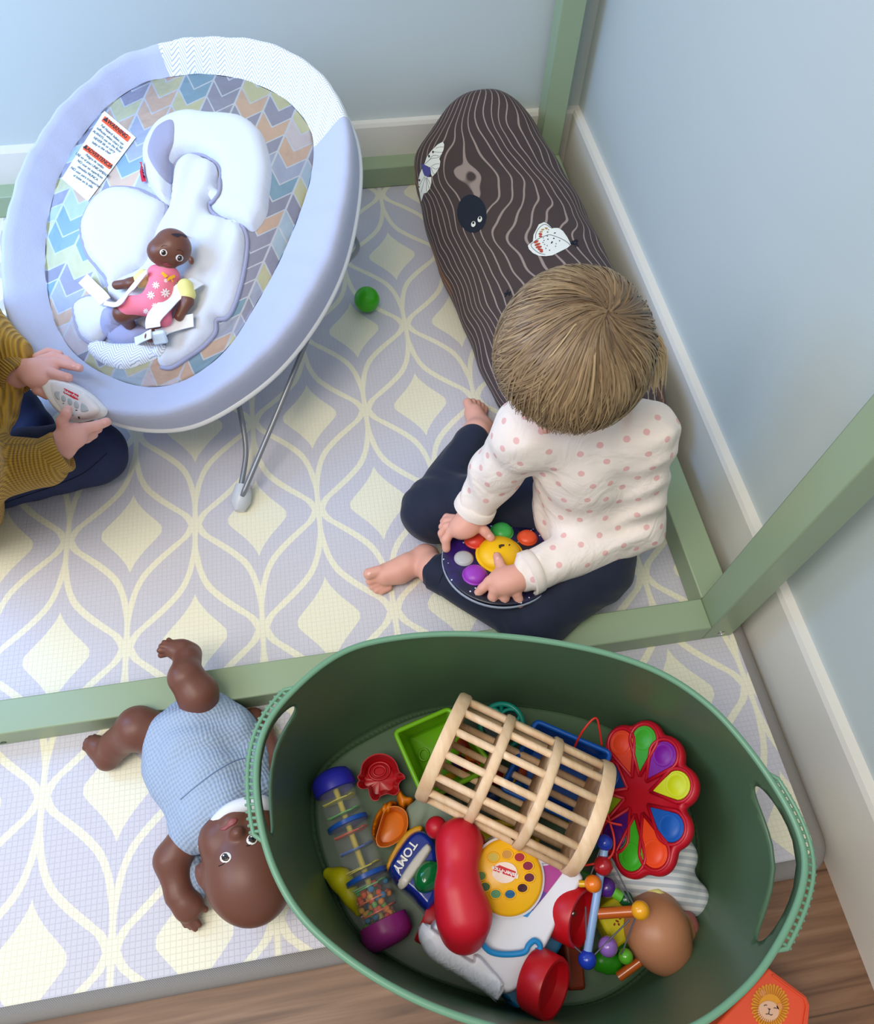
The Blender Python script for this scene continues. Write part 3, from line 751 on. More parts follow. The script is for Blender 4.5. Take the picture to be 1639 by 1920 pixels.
trace(Bz([(925, 780), (935, 820), (985, 853), (1045, 855), (1085, 920), (1088, 1000), (1068, 1120), (1034, 1232), (1000, 1285), (955, 1296), (950, 1350), (900, 1408), (830, 1458), (760, 1502), (712, 1500)]), bs0, .0032, 'piping', greyf, bnc, lift=.004)
bs3 = surf(bvh_of(bowl, head, body_, w1, w2), .2)
fl = puff('crotch_flap', Bz([(440, 1300), (450, 1255), (485, 1232), (525, 1245), (570, 1290), (640, 1320), (690, 1345), (640, 1372), (560, 1395), (500, 1388), (455, 1350)]), bs3, .016, mat('lilac_fabric', '9fa4c8', .8, bump=(60, .3, .002)), bnc, step=4, edge=30)
hb = puff('herringbone_pocket', Bz([(388, 1420), (425, 1375), (500, 1392), (600, 1388), (690, 1350), (730, 1395), (700, 1450), (620, 1485), (540, 1505), (450, 1478)]), bs3, .012, herrm, bnc, step=4, edge=20); buv(hb)
bs4 = surf(bvh_of(bowl, head, body_, w1, w2, fl, hb, rimA), .2)
web = mat('white_webbing', 'eef2f6', .6, bump=(700, .4, .0006))
# warning label on the seat
labm = mat('white_label', 'e6f2f6', .6); orl = mat('orange_label', 'f0592c', .6)
L0 = lambda x, y: (120 + x * .18304, 180 + y * .18304)
lab = puff('warning_label', [L0(*q) for q in ((415, 155), (740, 430), (250, 1085), (-20, 850))], bs0, 0, labm, bnc, step=6, lift=.0012, smoothn=0)
def quadpuff(name, q, m, par, lift, s=4): return puff(name, q, bs0, 0, m, par, step=s, lift=lift, smoothn=0)
quadpuff('warning_band', [L0(*q) for q in ((425, 212), (690, 430), (655, 480), (388, 262))], orl, lab, .0018)
quadpuff('warning_band', [L0(*q) for q in ((232, 503), (508, 712), (470, 760), (196, 550))], orl, lab, .0018)
def labtext(name, s, p0, p1, size, m, lift=.0022, bold=True, bs=bs0):
    (a, n), (b, _) = bs(*p0), bs(*p1); c = (a + b) / 2 + n * lift
    return text(name, s, frame3(c, b - a, n), size, m, lab, .0001, bold)
labtext('label_lettering', '\u25B2WARNING', L0(430, 245), L0(640, 420), .0098, dark)
labtext('label_lettering', '\u25B2ADVERTENCIA', L0(232, 535), L0(475, 722), .0088, dark)
lines1 = ['Fall Hazard: babies can', 'suffocate when chairs fall', 'ALWAYS use on the floor', 'NEVER lift or carry', 'baby in the chair']
for i, s in enumerate(lines1):
    f = i / 5; labtext('label_lettering', s, L0(375 - 125 * f, 295 + 215 * f), L0(630 - 150 * f, 520 + 120 * f), .0062, dark, bold=False)
lines2 = ['Peligro de caidas', 'USE en el piso UNICAMENTE', 'NO usar en superficies', 'elevadas NUNCA', 'NO usar para transportar', 'al bebe en la silla']
for i, s in enumerate(lines2):
    f = i / 6; labtext('label_lettering', s, L0(185 - 140 * f, 575 + 260 * f), L0(460 - 145 * f, 780 + 230 * f), .0062, dark, bold=False)
rt = puff('red_tag', [L0(*q) for q in ((815, 680), (835, 690), (858, 900), (815, 905), (795, 800))], bs3, 0, mat('red_tag', 'c81e3c', .6), bnc, step=2, lift=.006, smoothn=0)
# control unit at the foot end
U0 = lambda x, y: (60 + x * .12203, 640 + y * .12203)
un = bn * .9 + np.array([0, -.35, .3]); un /= np.linalg.norm(un); uP = at(140, 752, .176)
up_t = lambda u, v: (onp(u, v, uP, un), un)
whp = mat('white_abs', 'f2f0f0', .3)
uo = [U0(*q) for q in ((188, 590), (300, 573), (500, 600), (720, 680), (950, 830), (1130, 1010), (1165, 1080), (1110, 1160), (920, 1215), (720, 1250), (600, 1230), (450, 1105), (330, 960), (240, 790))]
unit = puff('control_unit', uo, lambda u, v: (onp(u, v, uP - un * .02, un), un), .022, whp, bnc, step=4, edge=9, back=True)
ut = surf(bvh_of(unit), .176)
puff('control_face', [U0(*q) for q in ((300, 640), (480, 655), (700, 735), (900, 870), (1045, 1040), (960, 1160), (800, 1195), (680, 1200), (560, 1140), (420, 990), (320, 820))], ut, .0006, mat('warm_white_abs', 'e6dfdf', .4), unit, step=4, edge=2)
gb = mat('grey_button', 'b4b9bd', .4)
for q in ([(345, 810), (370, 765), (435, 775), (430, 830), (435, 905), (385, 890)], ell(492, 880, 38, 56, -15, 12), ell(590, 930, 40, 60, -15, 12), ell(690, 980, 42, 62, -15, 12), [(760, 960), (790, 950), (845, 990), (880, 1060), (830, 1090), (755, 1080)], ell(610, 1105, 52, 35, 40, 12)):
    puff('button', [U0(*p) for p in q], ut, .0016, gb, unit, step=1.6, edge=2, lift=.0008, smoothn=3)
for q in (ell(720, 1165, 20, 22, 0, 8), ell(490, 958, 14, 8, 0, 6), ell(590, 1010, 18, 9, 20, 6), ell(690, 1062, 20, 9, 10, 6)):
    puff('printed_icon', [U0(*p) for p in q], ut, 0, dark, unit, step=1.2, lift=.0014, smoothn=0)
puff('red_badge', [U0(*q) for q in ((500, 722), (725, 830), (718, 905), (640, 880), (560, 830), (490, 795))], ut, .0002, mat('red_badge', 'd8182c', .4), unit, step=3, lift=.0012, smoothn=0)
(pa_, n_), (pb_, _) = ut(*U0(500, 765)), ut(*U0(722, 868))
text('badge_lettering', 'Fisher-Price', frame3((pa_ + pb_) / 2 + n_ * .0018, pb_ - pa_, n_), .0052, mat('white_ink', 'f4f4f4', .5), unit, .0001, True)
# wire legs
wire = mat('grey_powder_wire', '8c9096', .35, metal=.5)
pv = at(624, 515, .20); ft = at(452, 945, .012)
def bez(pts, n=10): return smooth_poly([tuple(p) for p in pts], n, False)
obj('leg_wire', MB().tube(bez([bpt(0, ro[0] * .8, -.06), pv + np.array([-.02, .012, .004]), pv, pv + (ft - pv) * .03, pv + (ft - pv) * .5, ft + np.array([.004, .006, .012])]), .0042, 10), wire, bnc, smooth=180)
obj('leg_wire', MB().tube(bez([at(425, 690, .10), at(436, 720, .085), at(452, 780, .06), at(461, 850, .035), at(449, 925, .014)]), .0042, 10), wire, bnc, smooth=180)
obj('leg_wire', MB().tube(bez([at(-30, 650, .03), at(5, 606, .06), at(60, 560, .12)]), .0045, 10), wire, bnc, smooth=180)
back = [pv, (.03, .02, .02), (-.05, .12, .008), (-.35, .14, .008), (-.5, .02, .02), (-.52, -.2, .16)]
obj('rear_wire', MB().tube(bez(back), .0042, 10), wire, bnc, smooth=180)
obj('foot_cap', MB().tube([at(456, 908, .022), at(454, 925, .016), at(451, 942, .011), at(450, 958, .008)], [.011, .0145, .0155, .008], 16), mat('frosted_cap', 'c8ccd2', .3), bnc, smooth=60)
hub = frame3(at(616, 519, .205), blat, bn)
obj('pivot_hub', MB().lathe([(.0005, -.01), (.011, -.01), (.0125, 0), (.011, .006), (.004, .007), (.0005, .006)], hub, 24), mat('hub_plastic', 'd5d6d8', .4), bnc)

# ---- little doll strapped in the seat
dollb = mat('brown_vinyl', '6f4434', .38, sss=.05)
Dz = lambda x, y: (120 + x * .21965, 400 + y * .21965)
def bon(x, y, l): p, n = bs4(*Dz(x, y)); return p + (n * .4 + np.array([-.05, -.35, .55])) * l
sd = thing('baby_doll', 'small brown vinyl doll in a pink daisy romper, reclining in the bouncer', 'doll', bon(880, 680, 0))
hc_ = bon(975, 365, .036); hr = .0262
c1 = lambda x, y, l: bon(x, y, l)
toC = CAM - hc_; toC /= np.linalg.norm(toC)
blob('body', [('e', hc_, (hr * 1.0, hr * 1.0, hr * .98), None), ('e', bon(900, 420, .040), (.019, .018, .019), None), ('c', hc_, .012, bon(905, 560, .028), .010),
    ('c', bon(890, 590, .022), .016, bon(820, 800, .020), .019), ('c', bon(720, 600, .018), .008, bon(600, 630, .016), .0075), ('c', bon(600, 630, .016), .0075, bon(495, 645, .014), .0065),
    ('c', bon(1070, 680, .018), .008, bon(1080, 780, .016), .008), ('c', bon(1080, 780, .016), .008, bon(1000, 905, .014), .0065),
    ('c', bon(760, 820, .022), .013, bon(590, 880, .028), .013), ('c', bon(590, 880, .028), .0125, bon(600, 930, .016), .009),
    ('c', bon(880, 860, .018), .012, bon(860, 1000, .018), .010), ('c', bon(860, 1000, .016), .009, bon(790, 1110, .02), .008),
    ('e', bon(1140, 480, .036), (.004, .006, .006), None)], dollb, sd, vox=.0012, k=.006)
sdb = [o for o in bpy.data.objects if o.parent == sd][0]
ds = surf(bvh_of(sdb), .2)
pinkm = mat('pink_daisy_cloth', 'ee7d93', .8, bump=(200, .2, .0006)); yel = mat('pale_yellow_cloth', 'e8e08c', .8)
rom = blob('romper', [('c', bon(895, 590, .023), .0185, bon(825, 800, .021), .0215), ('c', bon(830, 560, .022), .011, bon(980, 590, .022), .011), ('c', bon(770, 820, .0225), .0148, bon(640, 850, .027), .0155), ('c', bon(880, 840, .019), .0145, bon(900, 930, .018), .0125)], pinkm, sd, vox=.0013, k=.008)
rs_ = surf(bvh_of(rom), .2)
def daisy(cx, cy, r):
    ps = []
    for k in range(8):
        a = k * math.pi / 4 + .2; ps.append([Dz(cx + math.cos(a) * r * .55 + math.cos(a) * r * .45 * math.cos(q) - math.sin(a) * r * .16 * math.sin(q), cy + math.sin(a) * r * .55 + math.sin(a) * r * .45 * math.cos(q) + math.cos(a) * r * .16 * math.sin(q)) for q in np.arange(8) * math.pi / 4])
    return ps
pet = []
for q in ((785, 615, 34), (865, 680, 42), (742, 700, 36), (970, 610, 30), (775, 790, 28), (700, 835, 26), (870, 575, 20)): pet += daisy(*q)
merge_puffs('printed_daisy', pet, rs_, mat('daisy_white', 'fbeef0', .8), rom, .0005, 1.4)
for a, b, r in ((bon(745, 590, .019), bon(690, 610, .018), .0115), (bon(1060, 660, .018), bon(1080, 720, .017), .0115)):
    blob('sleeve', [('c', a, r, b, r * .95)], yel, sd, vox=.0015)
obj('leg_trim', MB().tube([bon(650, 845, .026) + d for d in [np.array([math.cos(q) * .004 + math.sin(q) * .002, math.cos(q) * .013, math.sin(q) * .013]) for q in np.arange(24) * math.pi / 12]], .0022, 6, closed=True), yel, sd, smooth=180)
bowm = mat('yellow_ribbon', 'f2b51e', .5)
merge_puffs('ribbon_bow', [[Dz(*p) for p in q] for q in ([(885, 540), (845, 505), (832, 520), (860, 560)], [(890, 545), (935, 525), (942, 545), (900, 570)], [(885, 550), (870, 575), (890, 580), (900, 555)], [(895, 550), (915, 590), (925, 580), (905, 555)])], surf(bvh_of(rom, sdb), .2), bowm, sd, .003, 1.5)
def doll_face(s_, par, e1, e2, er, ex, mouth, rot, hair, k=1.0, lid=True):
    wm, im, pm = mat('eye_white', 'e9e6e0', .3), mat('iris_brown', '3a2a22', .2), mat('pupil_black', '08080a', .15)
    for cx, cy in (e1, e2):
        e = puff('eye', ell(cx, cy, er * 1.15, er, rot, 16), s_, .0012 * k, wm, par, step=er / 3, edge=er * .8, smoothn=0)
        puff('iris', ell(cx, cy, er * .9, er * .92, rot, 14), s_, .0016 * k, im, e, step=er / 4, edge=er * .5, smoothn=0)
        puff('pupil', ell(cx, cy, er * .5, er * .52, rot, 10), s_, .002 * k, pm, e, step=er / 5, edge=er * .3, smoothn=0)
        puff('eye_glint', ell(cx - er * .2, cy - er * .3, er * .16, er * .16, 0, 8), s_, .0024 * k, wm, e, step=er / 8, smoothn=0)
    puff('mouth', mouth, s_, .001 * k, mat('doll_lips', '8a3f45', .4), par, step=1.2, edge=1.5, smoothn=4)
doll_face(ds, sd, Dz(850, 335), Dz(985, 380), 6.2, 1, [Dz(*q) for q in ((845, 430), (880, 422), (905, 438), (930, 442), (895, 456), (865, 450))], 15, None, .6)
for a in ([(830, 290), (850, 275), (880, 278)], [(960, 315), (990, 312), (1022, 332)]):
    strokes('eyebrow', [[Dz(*q) for q in a]], ds, mat('brow_brown', '3c231c', .6), sd, .0003, .0003)
puff('hair_patch', [Dz(*q) for q in ((915, 178), (960, 172), (1020, 180), (1060, 200), (1040, 208), (1000, 190), (975, 205), (940, 195))], ds, 0, mat('doll_hair_paint', '2e2030', .6), sd, step=1.5, lift=.0004, smoothn=3)
# harness straps over the doll (part of the bouncer)
bs5 = surf(bvh_of(bowl, body_, w1, w2, fl, hb, rimA, rom, sdb, head), .2)
def strap(pts, w, name='harness_strap'):
    pts = smooth_poly([Dz(*p) for p in pts], 5, False); P = []; 
    for u, v in pts: p, n = bs5(u, v); P.append((p + (n * .5 + np.array([-.05, -.3, .6])) * .008, n * .4 + np.array([-.05, -.35, .55])))
    Q = np.array([p for p, n in P]); 
    for _ in range(14): Q[1:-1] = (Q[:-2] + 2 * Q[1:-1] + Q[2:]) / 4
    up_ = np.array([-.12, -.42, .85])
    rings = []
    for i in range(len(Q)):
        t = Q[min(i + 1, len(Q) - 1)] - Q[max(i - 1, 0)]; n = up_; s = np.cross(t, n); s /= np.linalg.norm(s) + 1e-9; n = np.cross(s, t); n /= np.linalg.norm(n) + 1e-9
        rings.append([Q[i] + s * w + n * .0008, Q[i] - s * w + n * .0008, Q[i] - s * w - n * .0008, Q[i] + s * w - n * .0008])
    return obj(name, MB().loft(rings), web, bnc, smooth=40)
strap([(190, 580), (270, 660), (350, 745), (375, 780)], .0095)
strap([(370, 790), (430, 808), (490, 795), (540, 740), (590, 650), (650, 570), (740, 520)], .0035)
strap([(1150, 600), (1060, 640), (950, 720), (850, 830), (780, 910), (770, 1000)], .0105)
strap([(820, 1020), (900, 985), (1010, 955), (1130, 935)], .0095)
strap([(620, 1090), (680, 1070), (750, 1045)], .0065)
p_, n_ = bs5(*Dz(783, 1055)); bkM = frame3(p_ + n_ * .005, at(*Dz(830, 1045), .2) - at(*Dz(740, 1060), .2), n_)
obj('buckle', MB().box(p_ + n_ * .006, (.020, .020, .008), bkM[:3, :3]), mat('white_buckle', 'dcefff', .25), bnc, bevel=.003)

# ================================================================== TODDLER
skin = mat('child_skin', 'e0a592', 0.5, sss=0.12, bump=(300, .08, .0005))
def dots(t, b):
    a = t.node('ShaderNodeAttribute', attribute_name='dotd').outputs['Fac']
    k = t.step(a, .0046, .0038)
    t.put(b.inputs['Base Color'], t.mix(k, lin('ece0d6'), lin('e2b3ae')))
    t.put(b.inputs['Normal'], t.bump(t.noise(t.geo(), 20.0, 3.0, dist=1.5), .55, .007))
shirtm = mat('cream_dot_jersey', 'ece0d6', 0.85, build=dots)
navy = mat('navy_jersey', '141c33', 0.8, bump=(32, .4, .004), sheen=.1)
tod = thing('person', 'toddler with straight dark-blonde hair, cream pink-dotted top and navy leggings, sitting bent over a toy', 'child', at(1100, 1000, 0))
H = np.array(at(1074, 662, .418))
fw = np.array([-.42, -.60, -.68]); fw /= np.linalg.norm(fw)
upv = np.array([-.36, -.42, .62]); upv -= fw * (upv @ fw); upv /= np.linalg.norm(upv); rt_ = np.cross(fw, upv)
HM = np.stack([rt_, fw, upv], 1)
def hd(x, y, z): return H + HM @ np.array([x, y, z])
SR, ER, WR = at(990, 812, .285), at(928, 885, .195), at(885, 962, .128)
SL, EL, WL = at(1205, 815, .285), at(1195, 985, .135), at(968, 1085, .128)
HP = at(1120, 990, .085) + np.array([0.0, .03, 0]); CH = at(1095, 850, .235)
KR, AR = at(812, 958, .052), at(893, 812, .034)
KL, AL = at(1000, 1158, .058), at(812, 1068, .036)
HR, HL = at(1040, 940, .075), at(1105, 1055, .075)
def finger(pts, r0, r1):
    out = []; n = len(pts) - 1
    r0 *= .86; r1 *= .88
    for i in range(n): out.append(('c', pts[i], r0 + (r1 - r0) * i / n, pts[i + 1], r0 + (r1 - r0) * (i + 1) / n, .0022))
    return out
A = at
bp = [('e', H, (.067, .076, .074), HM), ('e', hd(0, .045, -.035), (.045, .035, .045), HM), ('e', hd(0, .082, -.018), (.008, .009, .009), HM, .008),
      ('e', hd(.035, .052, -.03), (.022, .02, .02), HM), ('e', hd(-.035, .052, -.03), (.022, .02, .02), HM), ('e', hd(0, .078, -.042), (.014, .006, .007), HM, .006),
      ('e', hd(.068, -.005, -.015), (.006, .012, .017), HM, .006), ('e', hd(-.068, -.005, -.015), (.006, .012, .017), HM, .006),
      ('c', hd(0, -.02, -.04), .034, CH + np.array([0, 0, .05]), .036), ('c', CH, .055, HP, .06), ('c', SR, .028, SL, .028),
      ('c', SR, .026, ER, .022), ('c', ER, .022, WR, .0165), ('c', SL, .026, EL, .023), ('c', EL, .023, WL, .0165),
      ('c', HP, .05, HR, .05), ('c', HP, .05, HL, .05), ('c', HR, .046, KR, .036), ('c', KR, .034, AR, .022), ('c', HL, .046, KL, .038), ('c', KL, .034, AL, .021)]
# right hand gripping the far edge of the board
pr = A(872, 988, .124)
bp += [('c', WR, .0165, A(880, 975, .126), .0165), ('e', pr, (.019, .017, .012), None), ('c', A(880, 978, .126), .015, A(862, 990, .122), .014)]
bp += finger([A(866, 990, .123), A(846, 996, .120), A(836, 1012, .112), A(837, 1029, .102)], .0082, .0066)
bp += finger([A(860, 984, .118), A(838, 988, .112), A(829, 1000, .103), A(833, 1014, .094)], .0080, .0062)
bp += finger([A(856, 978, .112), A(838, 978, .104), A(829, 988, .096)], .0078, .0062)
bp += finger([A(852, 972, .108), A(838, 970, .099), A(831, 978, .092)], .0070, .0056)
bp += finger([A(885, 980, .124), A(898, 985, .124), A(909, 996, .121), A(920, 1008, .115)], .0095, .0070)
# left hand resting on the board
bp += [('c', WL, .0165, A(955, 1090, .128), .0165), ('e', A(944, 1087, .127), (.019, .018, .012), None), ('c', A(955, 1092, .126), .013, A(940, 1096, .124), .015)]
bp += finger([A(932, 1082, .126), A(918, 1090, .126), A(905, 1103, .119), A(889, 1121, .105)], .0086, .0066)
bp += finger([A(936, 1094, .126), A(928, 1106, .124), A(924, 1119, .116), A(925, 1130, .106)], .0088, .0072)
bp += finger([A(948, 1098, .126), A(947, 1110, .123), A(946, 1121, .116), A(947, 1132, .106)], .0086, .0070)
bp += finger([A(962, 1100, .124), A(968, 1112, .121), A(972, 1123, .114), A(975, 1132, .106)], .0080, .0066)
bp += finger([A(948, 1078, .127), A(940, 1066, .127), A(936, 1054, .125), A(932, 1043, .120)], .0090, .0066)
# feet
bp += [('c', AL, .021, A(800, 1052, .026), .021), ('c', A(797, 1045, .022), .020, A(750, 1072, .022), .0165), ('c', A(750, 1072, .022), .0165, A(722, 1078, .02), .016),
       ('c', A(765, 1058, .030), .016, A(728, 1075, .022), .013)]
for q, r, l in (((712, 1070, .030), .0095, (692, 1076, .028)), ((714, 1083, .02), .0066, (693, 1090, .018)), ((718, 1092, .013), .006, (698, 1100, .011)), ((724, 1098, .009), .0055, (706, 1107, .008)), ((731, 1102, .007), .005, (715, 1110, .006))):
    bp.append(('c', A(*q), r * .85, A(*l), r * .9, .002))
bp += [('c', AR, .021, A(902, 805, .026), .021), ('c', A(902, 805, .024), .019, A(889, 775, .022), .0165)]
for q, r, l in (((883, 770, .028), .009, (877, 755, .027)), ((890, 767, .024), .0064, (887, 753, .024)), ((897, 768, .019), .006, (896, 755, .018)), ((903, 772, .014), .0055, (904, 760, .014)), ((908, 777, .010), .005, (911, 766, .010))):
    bp.append(('c', A(*q), r * .85, A(*l), r * .9, .002))
skinb = blob('body', bp, skin, tod, vox=.0018, k=.009, smooth=1)
# leggings
def wrinkle(amp, f, ph=0.0):
    def w(x, y, z): return (amp * np.sin(f * (x * 1.3 + y * .7 + z) + 3 * np.sin(f * .35 * (y - z + ph)))).astype(np.float32)
    return w
legp = [('c', HP, .064, HR, .060), ('c', HP, .064, HL, .062), ('c', HR, .058, KR, .046), ('c', KR, .044, AR + (KR - AR) * .10, .027), ('c', HL, .058, KL, .046), ('c', KL, .043, AL + (KL - AL) * .06, .027)]
legm = blob('leggings', legp, navy, tod, vox=.003, k=.014, warp=wrinkle(.0008, 110), smooth=1)
obj('cuff', MB().tube([AL + (KL - AL) * .03, AL + (KL - AL) * .16], [.0285, .0295], 24), navy, legm, smooth=50)
# top
cuR = WR + (WR - ER) / np.linalg.norm(WR - ER) * -.012; cuL = WL + (WL - EL) / np.linalg.norm(WL - EL) * -.022
hem = at(1015, 975, .115)
sp = [('c', SR, .040, SL, .040), ('c', CH, .066, HP + np.array([-.01, .0, .03]), .074), ('c', HP + np.array([-.02, -.015, .035]), .072, HP + np.array([.0, .0, .0]), .070),
      ('c', SR, .037, ER, .031), ('c', ER, .031, cuR, .0265), ('c', SL, .038, EL, .035), ('c', EL, .035, cuL, .0275), ('c', hd(0, -.01, -.055), .036, CH, .05)]
top = blob('top', sp, shirtm, tod, vox=.003, k=.018, warp=lambda x, y, z: (.0045 * np.abs(np.sin(55 * (x * .6 + z + .35 * y) + 2.2 * np.sin(33 * (x - y)))) ** 1.5 * (.5 + .5 * np.sin(30 * x + 20 * y)) - .0008 + .001 * np.sin(120 * (z - x * .4) + 3 * np.sin(50 * y))).astype(np.float32), smooth=1)
def surface_dots(o, sp_, seed=3, mind=.023):
    rs = np.random.RandomState(seed); V = np.empty(len(o.data.vertices) * 3); o.data.vertices.foreach_get('co', V); V = V.reshape(-1, 3)
    cs = []
    for i in rs.permutation(len(V)):
        if all(np.linalg.norm(V[i] - c) > mind for c in cs): cs.append(V[i])
        if len(cs) > sp_: break
    cs = np.array(cs); D = np.full(len(V), 1.0)
    for c in cs: D = np.minimum(D, np.linalg.norm(V - c, axis=1))
    at_ = o.data.attributes.new('dotd', 'FLOAT', 'POINT'); at_.data.foreach_set('value', D.astype(np.float32))
surface_dots(top, 600)
shirt2 = mat('cream_jersey', 'ece0d6', .85)
def cuff(p, d, r, m, par, name='cuff'):
    d = d / np.linalg.norm(d); M_ = frame3(p, np.cross(d, [0.1, .2, 1]), d)
    return obj(name, MB().lathe([(r * .97, -.008), (r * 1.03, -.007), (r * 1.06, 0), (r * 1.06, .006), (r * .96, .0075), (r * .9, .004), (r * .88, -.004)], M_, 28), m, par, smooth=60)
cuff(cuR, cuR - ER, .0275, shirt2, top); cuff(cuL, cuL - EL, .0285, shirt2, top)
# face details under the fringe
es = surf(bvh_of(skinb))
lipm = mat('lips', 'c4706a', .4)
obj('mouth', MB().ball(hd(0, .083, -.043), (.011, .0025, .0032), HM, 12), lipm, tod)
for s in (-1, 1):
    e = obj('eye', MB().ball(hd(s * .026, .069, .0), (.0095, .004, .0062), HM, 14), mat('eye_white', 'e9e6e0', .3), tod)
    obj('iris', MB().ball(hd(s * .026, .0722, -.001), (.0042, .0016, .0042), HM, 12), mat('iris_blue', '4f6a80', .2), e)
nailm = mat('nail_pink', 'eebcae', .3)
for u, v, r in ((891, 1118, 3.4), (933, 1047, 3.4), (917, 1005, 3.6), (926, 1128, 3.2), (947, 1130, 3.2), (973, 1131, 3.0), (692, 1076, 3.6)):
    puff('fingernail', ell(u, v, r, r * .8, -40, 10), es, .0002, nailm, tod, step=1.2, lift=.0003, smoothn=0)
# hair: a shell of strands falling from the crown whorl
def sphere_hit(u, v, c, r):
    d = ray(u, v); d = d / np.linalg.norm(d); oc = CAM - c; b_ = oc @ d; q = b_ * b_ - (oc @ oc - r * r)
    return CAM + d * (-b_ - math.sqrt(max(q, 0)))
cr = sphere_hit(1138, 588, H, .08) - H; cr /= np.linalg.norm(cr)
e1 = fw - cr * (fw @ cr); e1 /= np.linalg.norm(e1); e2 = np.cross(cr, e1)
ERad = np.array([.0775, .082, .076])
def hsurf(th, ph, lift=0.0):
    d = cr * math.cos(th) + (e1 * math.cos(ph) + e2 * math.sin(ph)) * math.sin(th)
    l = HM.T @ d; k = 1 / math.sqrt(((l / ERad) ** 2).sum()); return H + d * (k + lift), d
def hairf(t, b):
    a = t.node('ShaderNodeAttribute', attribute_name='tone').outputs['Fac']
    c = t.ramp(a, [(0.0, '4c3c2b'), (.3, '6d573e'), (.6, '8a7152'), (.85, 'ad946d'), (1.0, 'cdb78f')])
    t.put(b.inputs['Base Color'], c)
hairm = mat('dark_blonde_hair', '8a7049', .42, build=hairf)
rnd = random.Random(11); mb = MB(); tones = []
def strand(path, w, nrm, tn0, tn1):
    P = np.array(path); n = len(P); v = []; k = len(mb.v)
    for i in range(n):
        t = P[min(i + 1, n - 1)] - P[max(i - 1, 0)]; s = np.cross(t, nrm[i]); s /= np.linalg.norm(s) + 1e-9; ww = w * (1 - .75 * (i / (n - 1)) ** 3)
        v += [P[i] - s * ww, P[i] + nrm[i] * w * .5, P[i] + s * ww]; tones.extend([tn0 + (tn1 - tn0) * i / (n - 1)] * 3)
    f = []
    for i in range(n - 1):
        f += [(3 * i, 3 * i + 1, 3 * i + 4, 3 * i + 3), (3 * i + 1, 3 * i + 2, 3 * i + 5, 3 * i + 4)]
    mb.add(v, f)
clump = [(rnd.uniform(-math.pi, math.pi), rnd.uniform(-.35, .35), rnd.random()) for _ in range(240)]
for i in range(7000):
    ph0 = rnd.uniform(-math.pi, math.pi); th0 = abs(rnd.gauss(0, .3)) if rnd.random() < .35 else rnd.uniform(.05, 1.3)
    c = min(clump, key=lambda q: abs((q[0] - ph0 + math.pi) % (2 * math.pi) - math.pi))
    front = math.cos(ph0)
    the = 1.60 + .10 * front + (1 - max(front, 0)) * .30 + rnd.uniform(-.13, .08)
    if th0 > the - .4: th0 = the - .6
    lift0 = rnd.uniform(.0, .006) ; n = 11; path = []; nr = []
    dph = (c[0] - ph0 + math.pi) % (2 * math.pi) - math.pi
    sw = .75 + .35 * rnd.random(); fl_ = rnd.gauss(0, .10)
    for j in range(n):
        s = j / (n - 1); th = th0 + (the - th0) * s
        ph = ph0 + sw * (1 - math.exp(-2.6 * th)) + dph * .2 * s + c[1] * .6 * math.sin(th * 2.2) + .10 * math.sin(ph0 * 3 + 1.3) * math.sin(th * 2) + fl_ * s
        p, d = hsurf(th, ph, lift0 * math.sin(min(1, .25 + s) * 2.2) + .0025 * math.sin(c[2] * 6 + th * 3))
        path.append(p); nr.append(d)
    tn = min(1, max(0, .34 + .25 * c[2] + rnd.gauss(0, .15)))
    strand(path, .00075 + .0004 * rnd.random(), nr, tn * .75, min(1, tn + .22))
# loose wisps beside the ear on the wall side
for i in range(200):
    g_ = rnd.gauss(0, 1); b0 = at(1195 + 5 * g_, 625 + rnd.gauss(0, 14), .40); e_ = at(1226 + 11 * g_, 712 + rnd.gauss(0, 14), .35)
    m_ = (b0 + e_) / 2 + np.array([rnd.gauss(.008, .002), rnd.gauss(0, .002), rnd.gauss(.010, .002)])
    path = smooth_poly([b0, m_, e_], 4, False); strand(list(path), .0006, [np.array([0, -.5, .8])] * len(path), .7, 1.0)
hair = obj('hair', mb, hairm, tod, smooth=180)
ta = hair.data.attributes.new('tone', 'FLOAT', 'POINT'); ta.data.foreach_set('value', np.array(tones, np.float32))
rings = []
capV = [[hsurf(.02 + t_ * (1.50 + .1 * math.cos(p) + (1 - max(math.cos(p), 0)) * .3), p + .28, -.0015)[0] for p in np.arange(60) * 2 * math.pi / 60] for t_ in np.linspace(0, 1, 16)]
cap = obj('hair_underlayer', MB().loft(capV, True, False), mat('hair_root', '5f4a31', .7), hair, smooth=180)

# ================================================================== POP TOY in the toddler's hands
toy = thing('pop_fidget_board', 'round galaxy print popping toy with coloured planet domes, held by the toddler', 'toy', at(935, 1050, .09))
tP = [at(838, 1048, .098), at(930, 1122, .100), at(1035, 1030, .092), at(930, 978, .070)]
tx = tP[2] - tP[0]; tn_ = np.cross(tx, tP[3] - tP[1]); tn_ /= np.linalg.norm(tn_); tc_ = (tP[0] + tP[2]) / 2
TM = frame3(onp(936, 1050, tc_, tn_), tx, tn_); TR = .0775
def galaxy(t, b):
    p = t.obj(); n = t.noise(p, 22.0, 4.0); v = t.node('ShaderNodeTexVoronoi'); t.put(v.inputs['Vector'], p); v.inputs['Scale'].default_value = 95.0
    c = t.ramp(n, [(.38, '0a0a20'), (.52, '150d3c'), (.64, '30166a'), (.8, '5a2a88')])
    st = t.step(v.outputs[0], .13, .08); t.put(b.inputs['Base Color'], t.mix(st, c, lin('dfe4ff')))
galm = mat('galaxy_print', '241452', .35, build=galaxy, coat=.3)
obj('board', MB().lathe([(TR * .98, -.004), (TR, -.002), (TR, .002), (TR * .98, .0035), (TR * .9, .004), (.0005, .004)], TM, 56), galm, toy, smooth=50)
